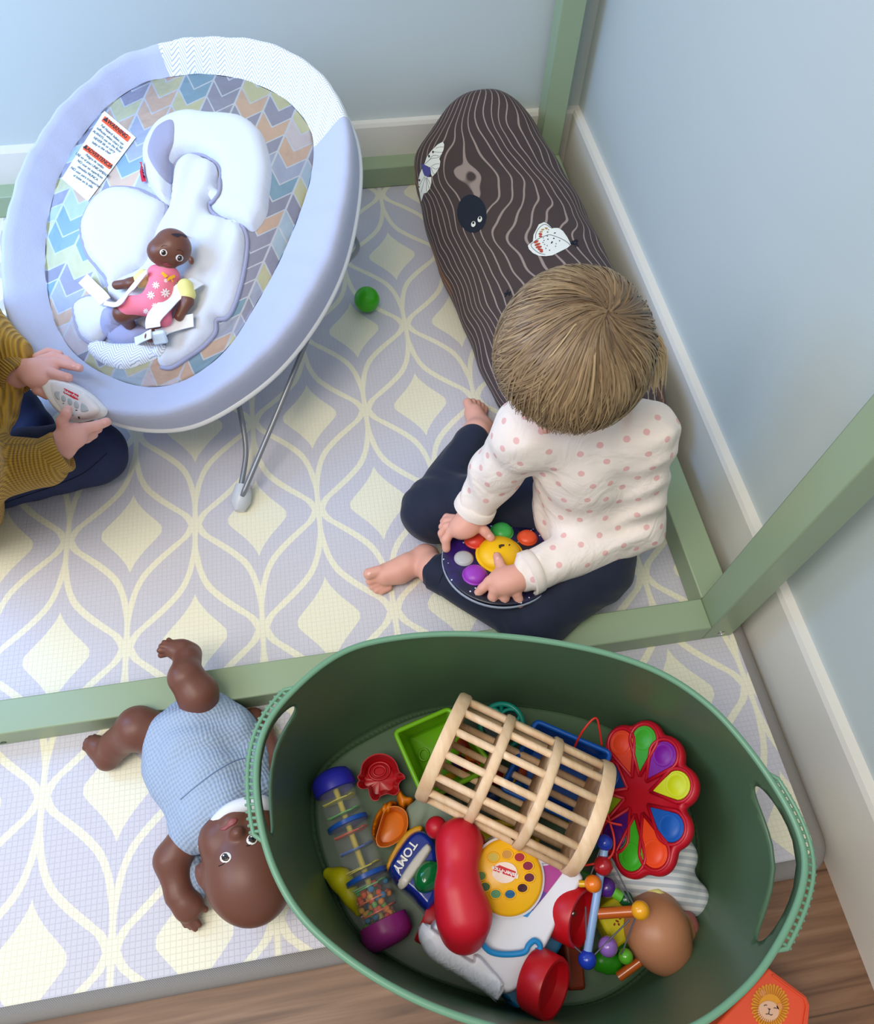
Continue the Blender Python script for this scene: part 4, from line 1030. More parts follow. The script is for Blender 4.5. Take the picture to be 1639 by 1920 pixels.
obj('clear_edge', MB().lathe([(TR * .985, -.0055), (TR * 1.012, -.004), (TR * 1.012, -.001), (TR * .985, .0005)], TM, 56), mat('clear_silicone', 'c8d4ea', .15, alpha=.6), toy, smooth=60)
TI = np.linalg.inv(TM)
def tloc(u, v): p = onp(u, v, TM[:3, 3] + tn_ * .004, tn_); return (TI @ np.array([*p, 1]))[:2]
def dome(u, v, r, h, m, name='dome'):
    x, y = tloc(u, v); M_ = TM.copy(); M_[:3, 3] = xf(TM, (x, y, .004))
    return obj(name, MB().lathe([(r * 1.1, 0), (r * 1.1, .001), (r, .0015)] + [(r * math.cos(a), .0015 + h * math.sin(a)) for a in np.linspace(.15, 1.5, 8)] + [(.0003, .0015 + h)], M_, 32), m, toy, smooth=70)
Z7 = lambda x, y: (800 + x * .17084, 920 + y * .17084)
dome(*Z7(535, 545), .0145, .010, mat('dome_red', 'd8402c', .35), 'red_dome'); dome(*Z7(825, 455), .0150, .010, mat('dome_green', '3fae50', .35), 'green_dome')
dome(*Z7(1105, 520), .0130, .007, mat('dome_orange', 'e0522a', .35), 'orange_dome'); dome(*Z7(408, 745), .0120, .004, mat('dome_white', 'b4b4b4', .35), 'white_dome')
dome(*Z7(530, 930), .0155, .010, mat('dome_violet', '9a38b4', .35), 'violet_dome'); yd = dome(*Z7(800, 705), .0300, .017, mat('dome_yellow', 'f0bd10', .35), 'yellow_dome')
yds = surf(bvh_of(yd), .1)
merge_puffs('smile_print', [[Z7(*p) for p in q] for q in ([(790, 600), (820, 590), (855, 592), (850, 612), (820, 618), (815, 635), (795, 632)], ell(908, 598, 9, 10, 0, 8), ell(750, 690, 10, 12, 0, 8))], yds, mat('brown_ink', '4a3018', .5), yd, .0005, 1)

# ================================================================== SECOND CHILD at the left edge
p2 = thing('person', 'child at left edge in mustard knit jumper and dark jeans, hands on bouncer control', 'child', at(40, 880, 0))
W1, W2 = at(28, 700, .178), at(112, 838, .150)
E1, E2 = at(-70, 610, .20), at(-60, 900, .16); SH = at(-190, 760, .38)
q2 = [('c', SH, .035, E1, .026), ('c', E1, .026, W1, .019), ('c', SH, .035, E2, .028), ('c', E2, .028, W2, .019), ('c', W1, .019, A(66, 694, .186), .017), ('e', A(72, 702, .188), (.024, .022, .013), None), ('e', A(88, 695, .186), (.016, .015, .010), None),
      ('c', W2, .018, A(136, 818, .160), .0165), ('e', A(135, 818, .162), (.020, .018, .013), None)]
q2 += finger([A(75, 676, .188), A(100, 668, .188), A(124, 675, .184), A(140, 686, .181)], .0085, .0064)
q2 += finger([A(80, 682, .190), A(104, 679, .191), A(130, 685, .187), A(149, 690, .184)], .0090, .0066)
q2 += finger([A(84, 700, .190), A(98, 700, .193), A(114, 705, .190), A(129, 708, .186)], .0094, .0070)
q2 += finger([A(62, 716, .182), A(72, 731, .177), A(88, 741, .170)], .0100, .0075)
q2 += finger([A(70, 670, .180), A(90, 660, .180), A(112, 664, .176)], .0080, .0062)
q2 += finger([A(118, 806, .166), A(116, 790, .178), A(124, 776, .186), A(127, 768, .186)], .0095, .0070)
q2 += finger([A(142, 806, .164), A(160, 803, .164), A(182, 798, .162), A(200, 791, .158)], .0098, .0072)
q2 += finger([A(146, 816, .152), A(165, 812, .150), A(184, 804, .148)], .0092, .0070)
q2 += finger([A(144, 826, .144), A(162, 822, .142), A(176, 815, .140)], .0088, .0066)
q2 += [('c', A(-110, 960, .08), .06, A(-190, 760, .38), .07)]
HC2 = SH + np.array([.02, .0, .15]); q2 += [('e', HC2, (.072, .080, .082), None), ('e', HC2 + np.array([.03, .03, -.04]), (.045, .045, .04), None), ('e', HC2 + np.array([.065, .05, -.01]), (.010, .010, .008), None), ('c', SH, .04, HC2, .035), ('e', HC2 + np.array([.03, -.068, -.01]), (.012, .006, .016), None), ('e', HC2 + np.array([-.03, .075, -.01]), (.012, .006, .016), None)]
skin2 = mat('child_skin_rosy', 'e8aea4', 0.5, sss=0.12, bump=(300, .08, .0005))
b2 = blob('body', q2, skin2, p2, vox=.0018, k=.009, smooth=1)
hr2 = blob('hair', [('e', HC2 + np.array([-.014, -.004, .014]), (.079, .086, .082), None), ('e', HC2 + np.array([-.05, -.02, -.03]), (.045, .055, .06), None)], mat('light_brown_hair', '7a5c3c', .5, bump=(90, .6, .003)), p2, vox=.004)
for s_ in (-.035, .03):
    e_ = obj('eye', MB().ball(HC2 + np.array([.052 + s_ * -.35, .030 + s_ * .9, .0]), (.007, .009, .006), None, 12), mat('eye_white', 'e9e6e0', .3), p2)
def knitf(t, b):
    at_ = t.node('ShaderNodeAttribute', attribute_name='along').outputs['Fac']; ar = t.node('ShaderNodeAttribute', attribute_name='around').outputs['Fac']
    n = t.noise(t.geo(), 60.0, 2.0)
    w = t.math('SINE', t.math('ADD', t.math('MULTIPLY', at_, 1300.0), t.math('MULTIPLY', n, 2.5)))
    w2 = t.math('SINE', t.math('MULTIPLY', ar, 60.0))
    h = t.math('ADD', w, t.math('MULTIPLY', w2, .5))
    t.put(b.inputs['Base Color'], t.mix(t.step(h, -1.2, .6), lin('9a7118'), lin('cfa13a')))  # gaps between yarns coloured darker, shading painted on top of the bump
    t.put(b.inputs['Normal'], t.bump(h, .8, .0016))
knit = mat('mustard_knit', 'c0912c', .9, build=knitf, sheen=.2)
def ribf(t, b):
    ar = t.node('ShaderNodeAttribute', attribute_name='around').outputs['Fac']
    w = t.math('SINE', t.math('MULTIPLY', ar, 44.0))
    t.put(b.inputs['Base Color'], t.mix(t.step(w, -1.0, .3), lin('9a7118'), lin('cfa13a'))); t.put(b.inputs['Normal'], t.bump(w, .8, .0018))  # rib grooves get the same painted-in shade
ribm = mat('mustard_rib', 'c0912c', .9, build=ribf, sheen=.2)
def attrs(o, a, b_):
    V = np.empty(len(o.data.vertices) * 3); o.data.vertices.foreach_get('co', V); V = V.reshape(-1, 3)
    d = b_ - a; L = np.linalg.norm(d); d /= L; s = np.cross(d, [0, .2, 1]); s /= np.linalg.norm(s); u = np.cross(d, s); r = V - a
    for nm, v in (('along', r @ d), ('around', np.arctan2(r @ s, r @ u))):
        q = o.data.attributes.new(nm, 'FLOAT', 'POINT'); q.data.foreach_set('value', v.astype(np.float32))
c1_, c2_ = at(26, 702, .178), at(100, 856, .148)
kn = blob('jumper', [('c', SH, .055, at(-70, 600, .20), .050), ('c', at(-70, 600, .20), .046, at(12, 668, .184), .036), ('c', SH, .055, at(-60, 880, .14), .052), ('c', at(-60, 880, .14), .050, at(80, 868, .142), .034),
    ('c', at(-10, 740, .16), .030, at(-60, 860, .16), .04), ('c', at(10, 690, .17), .028, at(-5, 770, .15), .024), ('c', at(-110, 950, .07), .078, SH, .085)], knit, p2, vox=.003, k=.014, warp=lambda x, y, z: (.0012 * np.sin(70 * (x - y)) * np.sin(50 * (y + z))).astype(np.float32))
attrs(kn, at(-60, 880, .14), at(90, 862, .148))
for w_, e_, r in ((c1_, at(-20, 664, .184), .0265), (c2_ + (W2 - c2_) * .15, at(20, 890, .14), .0275)):
    d = w_ - e_; d /= np.linalg.norm(d); M_ = frame3(w_, np.cross(d, [.1, .2, 1]), d)
    o = obj('knit_cuff', MB().lathe([(r * 1.12, -.026), (r * 1.05, -.014), (r * 1.04, 0), (r * 1.07, .010), (r * 1.02, .014), (r * .9, .0145), (r * .82, .008), (r * .8, -.02)], M_, 80), ribm, kn, smooth=180)
    attrs(o, w_ - d * .05, w_)
def denimf(t, b):
    p = t.geo(); w = t.noise(p, 900.0, 1.0)
    t.put(b.inputs['Base Color'], t.mix(w, lin('121a3c'), lin('27345f'))); t.put(b.inputs['Normal'], t.bump(w, .4, .0006))
denim = mat('dark_denim', '1b2547', .75, build=denimf)
jn = blob('jeans', [('c', at(-150, 900, .06), .062, at(176, 848, .050), .048), ('c', at(176, 852, .046), .044, at(-80, 930, .036), .034), ('c', at(-150, 880, .06), .06, at(20, 770, .050), .042), ('c', at(20, 770, .045), .04, at(60, 800, .036), .034)], denim, p2, vox=.003, k=.014, warp=wrinkle(.0007, 100))
js = surf(bvh_of(jn), 0)
strokes('jeans_seam', [[(4, 944), (60, 925), (110, 908), (160, 885), (200, 850)]], js, mat('navy_thread', '0e1430', .8), jn, .0007, .0004)
ps_ = surf(bvh_of(b2))
for u, v, r in ((147, 689.5, 3.6), (126, 708, 3.8), (127, 771, 3.8), (196, 792, 3.8), (138, 686, 3.2)):
    puff('fingernail', ell(u, v, r, r * .8, 10, 10), ps_, .0002, mat('nail_rose', 'f2b6ae', .3), p2, step=1.2, lift=.0003, smoothn=0)
# ================================================================== LARGE DOLL on the mat
vin = mat('brown_doll_vinyl', '6e4436', .42, sss=.06, bump=(120, .05, .0005))
bd_ = thing('baby_doll', 'large brown baby doll in a pale blue romper, lying on the mat', 'doll', at(400, 1450, 0))
Q = lambda x, y: (140 + x * .30199, 1180 + y * .30199)
def qa_(x, y, z): return at(*Q(x, y), z)
hC = qa_(1062, 1430, .058)
chin = qa_(960, 1190, .055); crown = qa_(1100, 1650, .06); ax_ = crown - chin; ax_ /= np.linalg.norm(ax_)
nz = CAM - hC; nz = nz - ax_ * (nz @ ax_); nz /= np.linalg.norm(nz); sx = np.cross(ax_, nz); DM = np.stack([sx, ax_, nz], 1)
def dq(x, y, z): return hC + DM @ np.array([x, y, z])
dsc = .87
dp = [('e', hC + ax_ * .012, (.0505, .060, .048), DM), ('e', dq(0, -.030, .004), (.044, .036, .038), DM), ('e', dq(-.022, -.028, .016), (.020, .020, .020), DM), ('e', dq(.022, -.028, .016), (.020, .020, .020), DM),
      ('e', dq(0, -.020, .044), (.0075, .0070, .008), DM, .006), ('e', dq(0, -.038, .037), (.013, .009, .009), DM, .006), ('e', dq(.050, -.004, 0), (.006, .013, .010), DM, .006), ('e', dq(-.050, -.004, 0), (.006, .013, .010), DM, .006),
      ('c', hC, .03, qa_(880, 1100, .045), .03), ('c', qa_(900, 1020, .045), .036, qa_(760, 640, .04), .038)]
# near arm
dp += [('c', qa_(740, 1220, .040), .0235, qa_(610, 1420, .026), .0235), ('c', qa_(605, 1430, .026), .0235, qa_(650, 1640, .019), .0175), ('c', qa_(650, 1640, .019), .017, qa_(685, 1690, .019), .0155), ('e', qa_(702, 1725, .018), (.0155, .0165, .0105), None), ('c', qa_(720, 1700, .017), .0105, qa_(760, 1715, .016), .0095)]
for a, b, c, r in (((730, 1700, .018), (775, 1715, .017), (815, 1740, .014), .0062), ((715, 1750, .016), (745, 1800, .014), (776, 1835, .010), .0058), ((700, 1765, .017), (722, 1820, .013), (750, 1860, .009), .0060), ((682, 1765, .017), (698, 1815, .012), (722, 1850, .008), .0058), ((665, 1755, .016), (672, 1800, .012), (690, 1838, .008), .0056)):
    r *= .76; dp += [('c', qa_(*a), r * 1.05, qa_(*b), r, .0014), ('c', qa_(*b), r, qa_(*c), r * .85, .0014)]
# far arm bent up behind the tub rim
dp += [('c', qa_(1150, 1010, .036), .022, qa_(1215, 800, .026), .021), ('c', qa_(1215, 800, .026), .0215, qa_(1160, 640, .020), .017), ('c', qa_(1160, 640, .02), .0165, qa_(1115, 580, .018), .014), ('e', qa_(1105, 560, .018), (.016, .016, .011), None)]
for a, b, c, r in (((1100, 550, .018), (1085, 525, .016), (1060, 520, .012), .006), ((1112, 556, .02), (1100, 530, .021), (1068, 512, .019), .006), ((1090, 565, .016), (1070, 550, .012), (1048, 543, .009), .0055), ((1130, 570, .016), (1120, 545, .014), (1095, 535, .010), .0055), ((1090, 590, .016), (1070, 580, .014), (1062, 572, .010), .0062)):
    r *= .76; dp += [('c', qa_(*a), r * 1.05, qa_(*b), r, .0014), ('c', qa_(*b), r, qa_(*c), r * .9, .0014)]
# leg to the left, knee bent
dp += [('c', qa_(560, 660, .040), .030, qa_(400, 620, .052), .031), ('c', qa_(385, 610, .052), .029, qa_(250, 720, .028), .021), ('c', qa_(250, 720, .028), .021, qa_(205, 800, .018), .0165), ('c', qa_(205, 800, .016), .0155, qa_(140, 730, .018), .0145), ('c', qa_(150, 738, .018), .0145, qa_(122, 715, .017), .0125)]
for a, c, r in (((90, 735, .022), (66, 735, .022), .0066), ((92, 714, .024), (68, 708, .024), .006), ((98, 696, .024), (78, 688, .024), .0056), ((112, 684, .02), (96, 672, .02), .0054), ((134, 678, .016), (124, 664, .016), .0054)):
    r *= .74; dp += [('c', qa_(*a), r, qa_(*c), r * .95, .0012)]
# leg upward over the frame rail
dp += [('c', qa_(780, 500, .060), .027, qa_(765, 400, .080), .0275), ('c', qa_(765, 400, .080), .0275, qa_(690, 300, .092), .024), ('c', qa_(690, 290, .092), .0225, qa_(700, 190, .080), .019), ('c', qa_(700, 190, .080), .0165, qa_(715, 150, .072), .0155),
       ('c', qa_(720, 160, .068), .014, qa_(660, 130, .076), .0145), ('c', qa_(660, 130, .076), .0145, qa_(612, 122, .080), .0130)]
for a, c, r in (((572, 150, .078), (536, 160, .078), .0068), ((564, 130, .084), (526, 132, .085), .0060), ((568, 108, .087), (536, 104, .088), .0056), ((580, 92, .087), (555, 80, .088), .0054), ((602, 84, .084), (584, 66, .084), .0056)):
    r *= .74; dp += [('c', qa_(*a), r, qa_(*c), r * .95, .0012)]
def thin(q):
    if q[0] == 'c': return (q[0], q[1], q[2] * dsc, q[3], q[4] * dsc) + tuple(q[5:])
    return q
dp = dp[:10] + [thin(q) for q in dp[10:]]
dbody = blob('body', dp, vin, bd_, vox=.0015, k=.008, smooth=1)
def gauze(t, b):
    x, y, z = t.sep(t.geo()); n = t.noise(t.geo(), 40.0, 2.0)
    u = t.math('ADD', t.math('MULTIPLY', x, .8), t.math('MULTIPLY', y, .35)); v = t.math('SUBTRACT', t.math('MULTIPLY', y, .9), t.math('MULTIPLY', x, .4))
    a = t.math('SINE', t.math('ADD', t.math('MULTIPLY', u, 1700.0), t.math('MULTIPLY', n, 14.0))); c = t.math('SINE', t.math('ADD', t.math('MULTIPLY', v, 1300.0), t.math('MULTIPLY', n, 12.0)))
    h = t.math('ADD', a, c); t.put(b.inputs['Normal'], t.bump(h, .35, .0008))
    t.put(b.inputs['Base Color'], t.mix(t.step(h, -1.6, 0.8), lin('92a6c2'), lin('a6b8d0')))
gz = mat('blue_gauze', '9db1cc', .9, build=gauze)
fold = lambda x, y, z: (.0042 * np.abs(np.sin(70 * (x * .9 - y * .5) + 2 * np.sin(30 * (y + x)))) ** 2 * (np.sin(24 * y + 10 * x) * .5 + .5) - .0006).astype(np.float32)
ro_ = blob('romper', [('c', qa_(900, 1050, .045), .048, qa_(745, 720, .042), .052), ('c', qa_(620, 850, .036), .036, qa_(760, 1200, .034), .026), ('c', qa_(1020, 700, .036), .033, qa_(1110, 1000, .034), .032),
    ('c', qa_(640, 640, .042), .037, qa_(590, 660, .042), .034), ('c', qa_(780, 570, .046), .035, qa_(850, 560, .044), .033), ('c', qa_(550, 840, .026), .024, qa_(620, 900, .03), .03), ('c', qa_(980, 640, .034), .030, qa_(900, 600, .04), .034), ('c', qa_(740, 1250, .036), .026, qa_(800, 1200, .042), .034)], gz, bd_, vox=.003, k=.016, warp=fold, smooth=1)
rS = surf(bvh_of(ro_), .05)
strokes('waist_seam', [[Q(660, 1055), Q(760, 970), Q(880, 880), Q(1000, 815), (140 + 1090 * .302, 1180 + 795 * .302)]], rS, mat('seam_blue', '6e84a6', .9), ro_, .0007, .0002)
col_pts = [qa_(805, 1335, .055), qa_(822, 1285, .066), qa_(872, 1212, .080), qa_(955, 1130, .090), qa_(1050, 1090, .092), qa_(1150, 1075, .085), qa_(1200, 1090, .07)]
obj('collar', MB().tube(bez(col_pts, 6), .0085, 12), mat('white_collar_cloth', 'dfe3ea', .85), bd_, smooth=180)
tail_ = [qa_(760, 1390, .012), qa_(735, 1450, .010), qa_(745, 1560, .008), qa_(745, 1680, .006)]
obj('romper_hem', MB().tube(bez(tail_, 6), [.010 + .008 * math.sin(i / 18 * 3.1) for i in range(19)], 12), gz, bd_, smooth=180)
dS = surf(bvh_of(dbody), .06)
doll_face(dS, bd_, (423.5, 1608), (472.5, 1574.5), 9.6, 1, [Q(*q) for q in ((900, 1240), (935, 1220), (965, 1180), (990, 1172), (1010, 1180), (1000, 1205), (965, 1228), (930, 1250))], -35, None, 1.0)
for a in ([(895, 1470), (915, 1462), (945, 1440)], [(1065, 1345), (1085, 1342), (1110, 1325)]):
    strokes('eyelash', [[Q(*q) for q in a]], dS, mat('lash_black', '1a1210', .6), bd_, .0005, .0004)

# ================================================================== TOYS IN THE TUB
def pl(name, col, rough=.3, **k): return mat(name, col, rough, **k)
def cup(name, poly, z0, h, m, parent, inset=.82, th=1, smoothn=4, cen=None):
    """open moulded shape: outline rim at z0+h, walls sloping to a floor"""
    po = smooth_poly(poly, smoothn) if smoothn else np.array(poly, float); c = po.mean(0) if cen is None else np.array(cen)
    def ringp(s, z): return [at(*(c + (p - c) * s), z) for p in po]
    rings = [ringp(1.0, z0 + h - .002), ringp(1.0, z0 + h), ringp(.955, z0 + h), ringp(.93, z0 + h - .003), ringp(inset, z0 + .006), ringp(inset * .9, z0 + .003), ringp(.35, z0 + .0045), ringp(.02, z0 + .005)]
    outer = [ringp(.02, z0), ringp(inset * .92, z0), ringp(inset * .97, z0 + .004), ringp(.965, z0 + h - .004), ringp(1.0, z0 + h - .002)]
    return obj(name, MB().loft(outer + rings[1:], True, True), m, parent, smooth=50)
R3 = lambda x, y: (570 + x * .21882, 1380 + y * .21882)
R5 = lambda x, y: (700 + x * .26846, 1520 + y * .26846)
R7 = lambda x, y: (1040 + x * .18304, 1540 + y * .18304)
R6 = lambda x, y: (1040 + x * .18304, 1340 + y * .18304)
R4 = lambda x, y: (720 + x * .28066, 1280 + y * .28066)

# rainmaker tube
a0, a1 = at(624, 1466, .031), at(724, 1745, .033); ad = a1 - a0; aL = np.linalg.norm(ad); ad /= aL
RM = frame3(a0, np.cross(ad, [0, 0, 1.0]), ad); rr0 = .0232
rain = thing('rainmaker_tube', 'clear rainmaker tube with blue and purple end caps, tilted at the left of the tub', 'rattle', a0)
glassm = mat('clear_acrylic', 'f4f8ff', .06, alpha=.045)
def lm(name, prof, m, M_=RM, par=rain, n=36): return obj(name, MB().lathe(prof, M_, n), m, par, smooth=50)
lm('clear_tube', [(rr0, .006), (rr0, aL - .006), (rr0 - .0008, aL - .006), (rr0 - .0008, .006)], glassm)
lm('end_cap', [(.0005, -.014), (.014, -.0135), (.022, -.010), (.0262, -.003), (.0268, .006), (.0262, .012), (.0235, .013), (.0235, .0)], pl('blue_cap', '2a2ab0', .4))
lm('end_cap', [(.0235, aL), (.0235, aL - .012), (.0282, aL - .011), (.0298, aL), (.0285, aL + .009), (.021, aL + .015), (.013, aL + .0165), (.011, aL + .0145), (.0005, aL + .0145)], pl('magenta_cap', '9a2a7c', .35))
for f in (.30, .66): lm('band', [(rr0, aL * f - .003), (rr0 + .0022, aL * f - .0025), (rr0 + .0022, aL * f + .0025), (rr0, aL * f + .003)], pl('blue_band', '1f58b8', .3))
obj('centre_rod', MB().tube([xf(RM, (0, 0, .01)), xf(RM, (0, 0, aL - .01))], .0035, 10), pl('rod_yellow', 'd8c84a', .4), rain, smooth=60)
bafc = [(.12, 'cfc43a'), (.215, '58b858'), (.35, 'd8502c'), (.46, '2e66c4'), (.585, 'cfc43a'), (.70, '60b868'), (.78, 'e0703a'), (.86, 'e0602e')]
for f, c in bafc:
    mb_ = MB()
    for k in range(3):
        for q0_ in (k * 2.094,):
            ps = [(0.003 * math.cos(q0_), .003 * math.sin(q0_))] + [(.021 * math.cos(q0_ + t), .021 * math.sin(q0_ + t)) for t in np.linspace(0, 1.75, 9)]
            mb_.prism([xf(RM, (x, y, aL * f + .0018 * k)) for x, y in ps], ad * .0014)
    obj('baffle_disc', mb_, pl('baffle_' + c, c, .35), rain, smooth=40)
rnd = random.Random(5); bcol = ['e0602e', 'e8902e', '3a88b8', '6ab04a', 'd8442c', 'e8b048']
for k in range(70):
    t = aL * rnd.uniform(.72, .965); q = rnd.uniform(0, 6.28); r = rnd.uniform(.010, .0195)
    obj('bead', MB().ball(xf(RM, (r * math.cos(q), r * math.sin(q), t)), .0040, n=8), pl('bead_' + rnd.choice(bcol), '0') if False else pl('bead_%d' % (k % 6), bcol[k % 6], .35), rain, smooth=180)

# red crab and orange fish sand moulds
crab = thing('sand_mould', 'red crab-shaped sand mould lying open side up near the top left of the pile', 'sand toy', at(713, 1460, .006))
redpl = pl('red_plastic', 'b8141f', .3)
cup('shell', [R3(*q) for q in ((500, 235), (565, 172), (650, 148), (735, 170), (790, 225), (820, 305), (858, 332), (866, 365), (832, 385), (812, 430), (820, 470), (780, 508), (715, 498), (655, 520), (635, 552), (590, 552), (562, 510), (545, 452), (500, 455), (465, 438), (455, 408), (472, 380), (456, 348), (480, 320))], .006, .030, redpl, crab, .74)
for r in (.0135, .008): obj('moulded_ring', MB().tube([at(*R3(645, 300), .012) + np.array([math.cos(q) * r, math.sin(q) * r * .8, .0]) for q in np.arange(30) * math.pi / 15], .0016, 8, closed=True), redpl, crab, smooth=180)
fish = thing('sand_mould', 'orange fish-shaped sand mould with raised fins, beside the clear tube', 'sand toy', at(735, 1540, .006))
orp = pl('orange_plastic', 'dc7a0c', .32)
cup('body', [R3(*q) for q in ((690, 640), (760, 600), (830, 612), (880, 660), (892, 760), (862, 850), (800, 910), (735, 946), (680, 955), (640, 945), (615, 890), (635, 800))], .012, .028, orp, fish, .80)
puff('back', [R3(*q) for q in ((800, 590), (770, 562), (715, 570), (690, 602), (655, 622), (618, 672), (590, 745), (578, 830), (598, 900), (640, 945), (625, 850), (660, 740), (740, 640))], flat(.010), .024, orp, fish, step=3, edge=12, up=(0, 0, 1))
puff('tail', [R3(*q) for q in ((800, 482), (838, 474), (872, 520), (930, 530), (946, 568), (912, 604), (880, 608), (862, 660), (820, 620), (800, 560), (792, 520))], flat(.014), .020, orp, fish, step=3, edge=8, up=(0, 0, 1))
for q in ((700, 590, 690, 660), (740, 575, 720, 650)): obj('fin_ridge', MB().tube([at(*R3(q[0], q[1]), .036), at(*R3((q[0] + q[2]) / 2 - 8, (q[1] + q[3]) / 2), .038), at(*R3(q[2], q[3]), .034)], .003, 8), orp, fish, smooth=180)

# open bins
def bin_(name, label, corners, z0, h, m, inset=.80, rad=5):
    t = thing(name, label, 'container', at(*np.mean(corners, 0), z0)); C = [np.array(c, float) for c in corners]; n = len(C); po = []
    for i in range(n):
        p, c, q = C[i - 1], C[i], C[(i + 1) % n]; a = c + (p - c) / np.linalg.norm(p - c) * rad; b = c + (q - c) / np.linalg.norm(q - c) * rad
        po += [a * (1 - s) ** 2 + 2 * c * s * (1 - s) + b * s * s for s in np.linspace(0, 1, 6)]
    cup('basket', po, z0, h, m, t, inset, smoothn=0)
    obj('rim', MB().tube([at(*p, z0 + h) for p in po], .0032, 8, closed=True), m, t, smooth=180); return t, po
limeb, _ = bin_('small_basket', 'lime green square basket half hidden under the wooden cage', [(741, 1373), (842, 1329), (925, 1438), (797, 1500)], .006, .065, pl('lime_plastic', '6cae12', .3), .72, 9)
obj('moulded_swirl', MB().tube([at(795 + 9 * math.cos(q), 1415 + 11 * math.sin(q), .012) for q in np.arange(26) * math.pi / 13], .0015, 8, closed=True), pl('lime_plastic', '6cae12'), limeb, smooth=180)
blueb, _ = bin_('small_basket', 'bright blue rectangular basket behind the wooden cage', [(1006, 1352), (1145, 1412), (1092, 1545), (940, 1478)], .006, .078, pl('blue_plastic', '0f57b4', .3), .78, 10)
yelb, _ = bin_('small_basket', 'yellow basket between the cage and the toy telephone', [(852, 1532), (1010, 1552), (1000, 1630), (850, 1600)], .006, .048, pl('yellow_plastic', 'd8bf14', .35), .8, 8)
# teal winged ring
teal = thing('ring_toy', 'teal openwork ring toy peeking out above the wooden cage', 'rattle', at(940, 1360, .05))
tm = pl('teal_plastic', '129080', .3)
tR = [at(u, v, .062) for u, v in ell(941, 1362, 40, 42, 0, 36)]
obj('outer_ring', MB().tube(tR, .0034, 10, closed=True), tm, teal, smooth=180)
for cx, cy, rx, ry, rot in ((922, 1341, 17, 13, 20), (956, 1343, 18, 13, -10)): obj('inner_ring', MB().tube([at(u, v, .062) for u, v in ell(cx, cy, rx, ry, rot, 24)], .0024, 8, closed=True), tm, teal, smooth=180)
obj('dark_window', MB().prism([at(u, v, .058) for u, v in ell(941, 1355, 36, 34, 0, 28)], (0, 0, .002)), pl('dark_tint', '0c2420', .15), teal)
obj('spoke', MB().tube([at(940, 1322, .062), at(941, 1400, .062)], .0026, 8), tm, teal, smooth=180)

# wooden cage roller
cg0, cg1 = at(833, 1400, .128), at(1101, 1531, .122); cd = cg1 - cg0; cL = np.linalg.norm(cd); cd /= cL
CM = frame3(cg0, np.cross(cd, [0, 0, 1.0]), cd); cr_ = .0590
cage = thing('wooden_cage', 'pale wooden cylinder cage of rods and four hoops lying across the toy pile', 'wooden toy', cg0)
def beech(t, b):
    x, y, z = t.sep(t.obj()); n = t.noise(t.comb(t.math('MULTIPLY', x, 3.0), y, z), 40.0, 4.0, dist=.6)
    t.put(b.inputs['Base Color'], t.ramp(n, [(.3, 'd9b48c'), (.6, 'e6c7a2'), (.8, 'efd6b6')]))
beechm = mat('beech_wood', 'dcb890', .5, build=beech)
for f in (0, .325, .66, 1.0):
    w = .0075 if f in (0, 1.0) else .0058; z_ = f * cL
    lm('hoop', [(cr_ + .004, z_ - w), (cr_ + .006, z_ - w * .6), (cr_ + .006, z_ + w * .6), (cr_ + .004, z_ + w), (cr_ - .004, z_ + w), (cr_ - .005, z_), (cr_ - .004, z_ - w), (cr_ + .004, z_ - w)], beechm, CM, cage, 60)
for k in range(14):
    q = k * 2 * math.pi / 14 + .10
    obj('rod', MB().tube([xf(CM, (cr_ * math.cos(q), cr_ * math.sin(q), 0)), xf(CM, (cr_ * math.cos(q), cr_ * math.sin(q), cL))], .0043, 14), beechm, cage, smooth=180)
# things glimpsed through the cage
def solid(name, label, cat, mb_, m, smooth=180, **k): return tag(obj(name, mb_, m, None, smooth=smooth, **k), label, cat)
gl = thing('bead_string', 'string of coloured wooden beads glimpsed under the slats of the wooden cage', 'toy', at(900, 1440, .02))
for k, (u, v, c, r) in enumerate(((870, 1398, 'a8281c', .011), (884, 1415, 'd06a20', .010), (880, 1440, 'b03018', .010), (845, 1462, 'c88a20', .009), (930, 1455, 'b8201c', .012), (952, 1460, 'd0a41c', .011), (968, 1478, '2a70a8', .009), (905, 1470, '88a030', .009), (925, 1490, '203a70', .010), (860, 1430, '4a1c60', .010), (975, 1450, 'c85020', .009), (895, 1390, '6a1820', .012))):
    obj('bead', MB().ball(at(u, v, .03), r, n=16), pl('wood_bead_' + c, c, .35), gl, smooth=180)
obj('cord', MB().tube(bez([at(845, 1462, .03), at(870, 1398, .03), at(895, 1390, .03), at(884, 1415, .03), at(930, 1455, .03), at(975, 1450, .03), at(925, 1490, .03)], 6), .0014, 6), pl('red_cord', 'c82a20', .6), gl, smooth=180)
# soft grey cloth
cloth = blob('baby_sock', [('c', at(780, 1535, .02), .011, at(800, 1510, .03), .014), ('c', at(800, 1510, .03), .014, at(845, 1520, .03), .016), ('c', at(845, 1520, .03), .015, at(870, 1545, .02), .010), ('c', at(785, 1555, .018), .012, at(782, 1530, .025), .012)],
    mat('grey_green_knit', '8d9a88', .95, bump=(240, .4, .001)), None, vox=.002, k=.010, warp=lambda x, y, z: (.0012 * np.sin(160 * (x + y)) + .0008 * np.sin(300 * (x - z))).astype(np.float32))
tag(cloth, 'crumpled grey-green baby sock between the orange fish and the cage', 'sock')
yb = blob('toy_banana', [('c', at(616, 1638, .016), .007, at(640, 1650, .020), .012), ('c', at(640, 1650, .020), .012, at(660, 1682, .018), .009), ('c', at(660, 1682, .018), .009, at(672, 1712, .014), .004)], pl('yellow_vinyl', 'd4cc10', .4), None, vox=.0015, k=.01)
tag(yb, 'yellow curved toy tucked under the clear tube', 'toy')

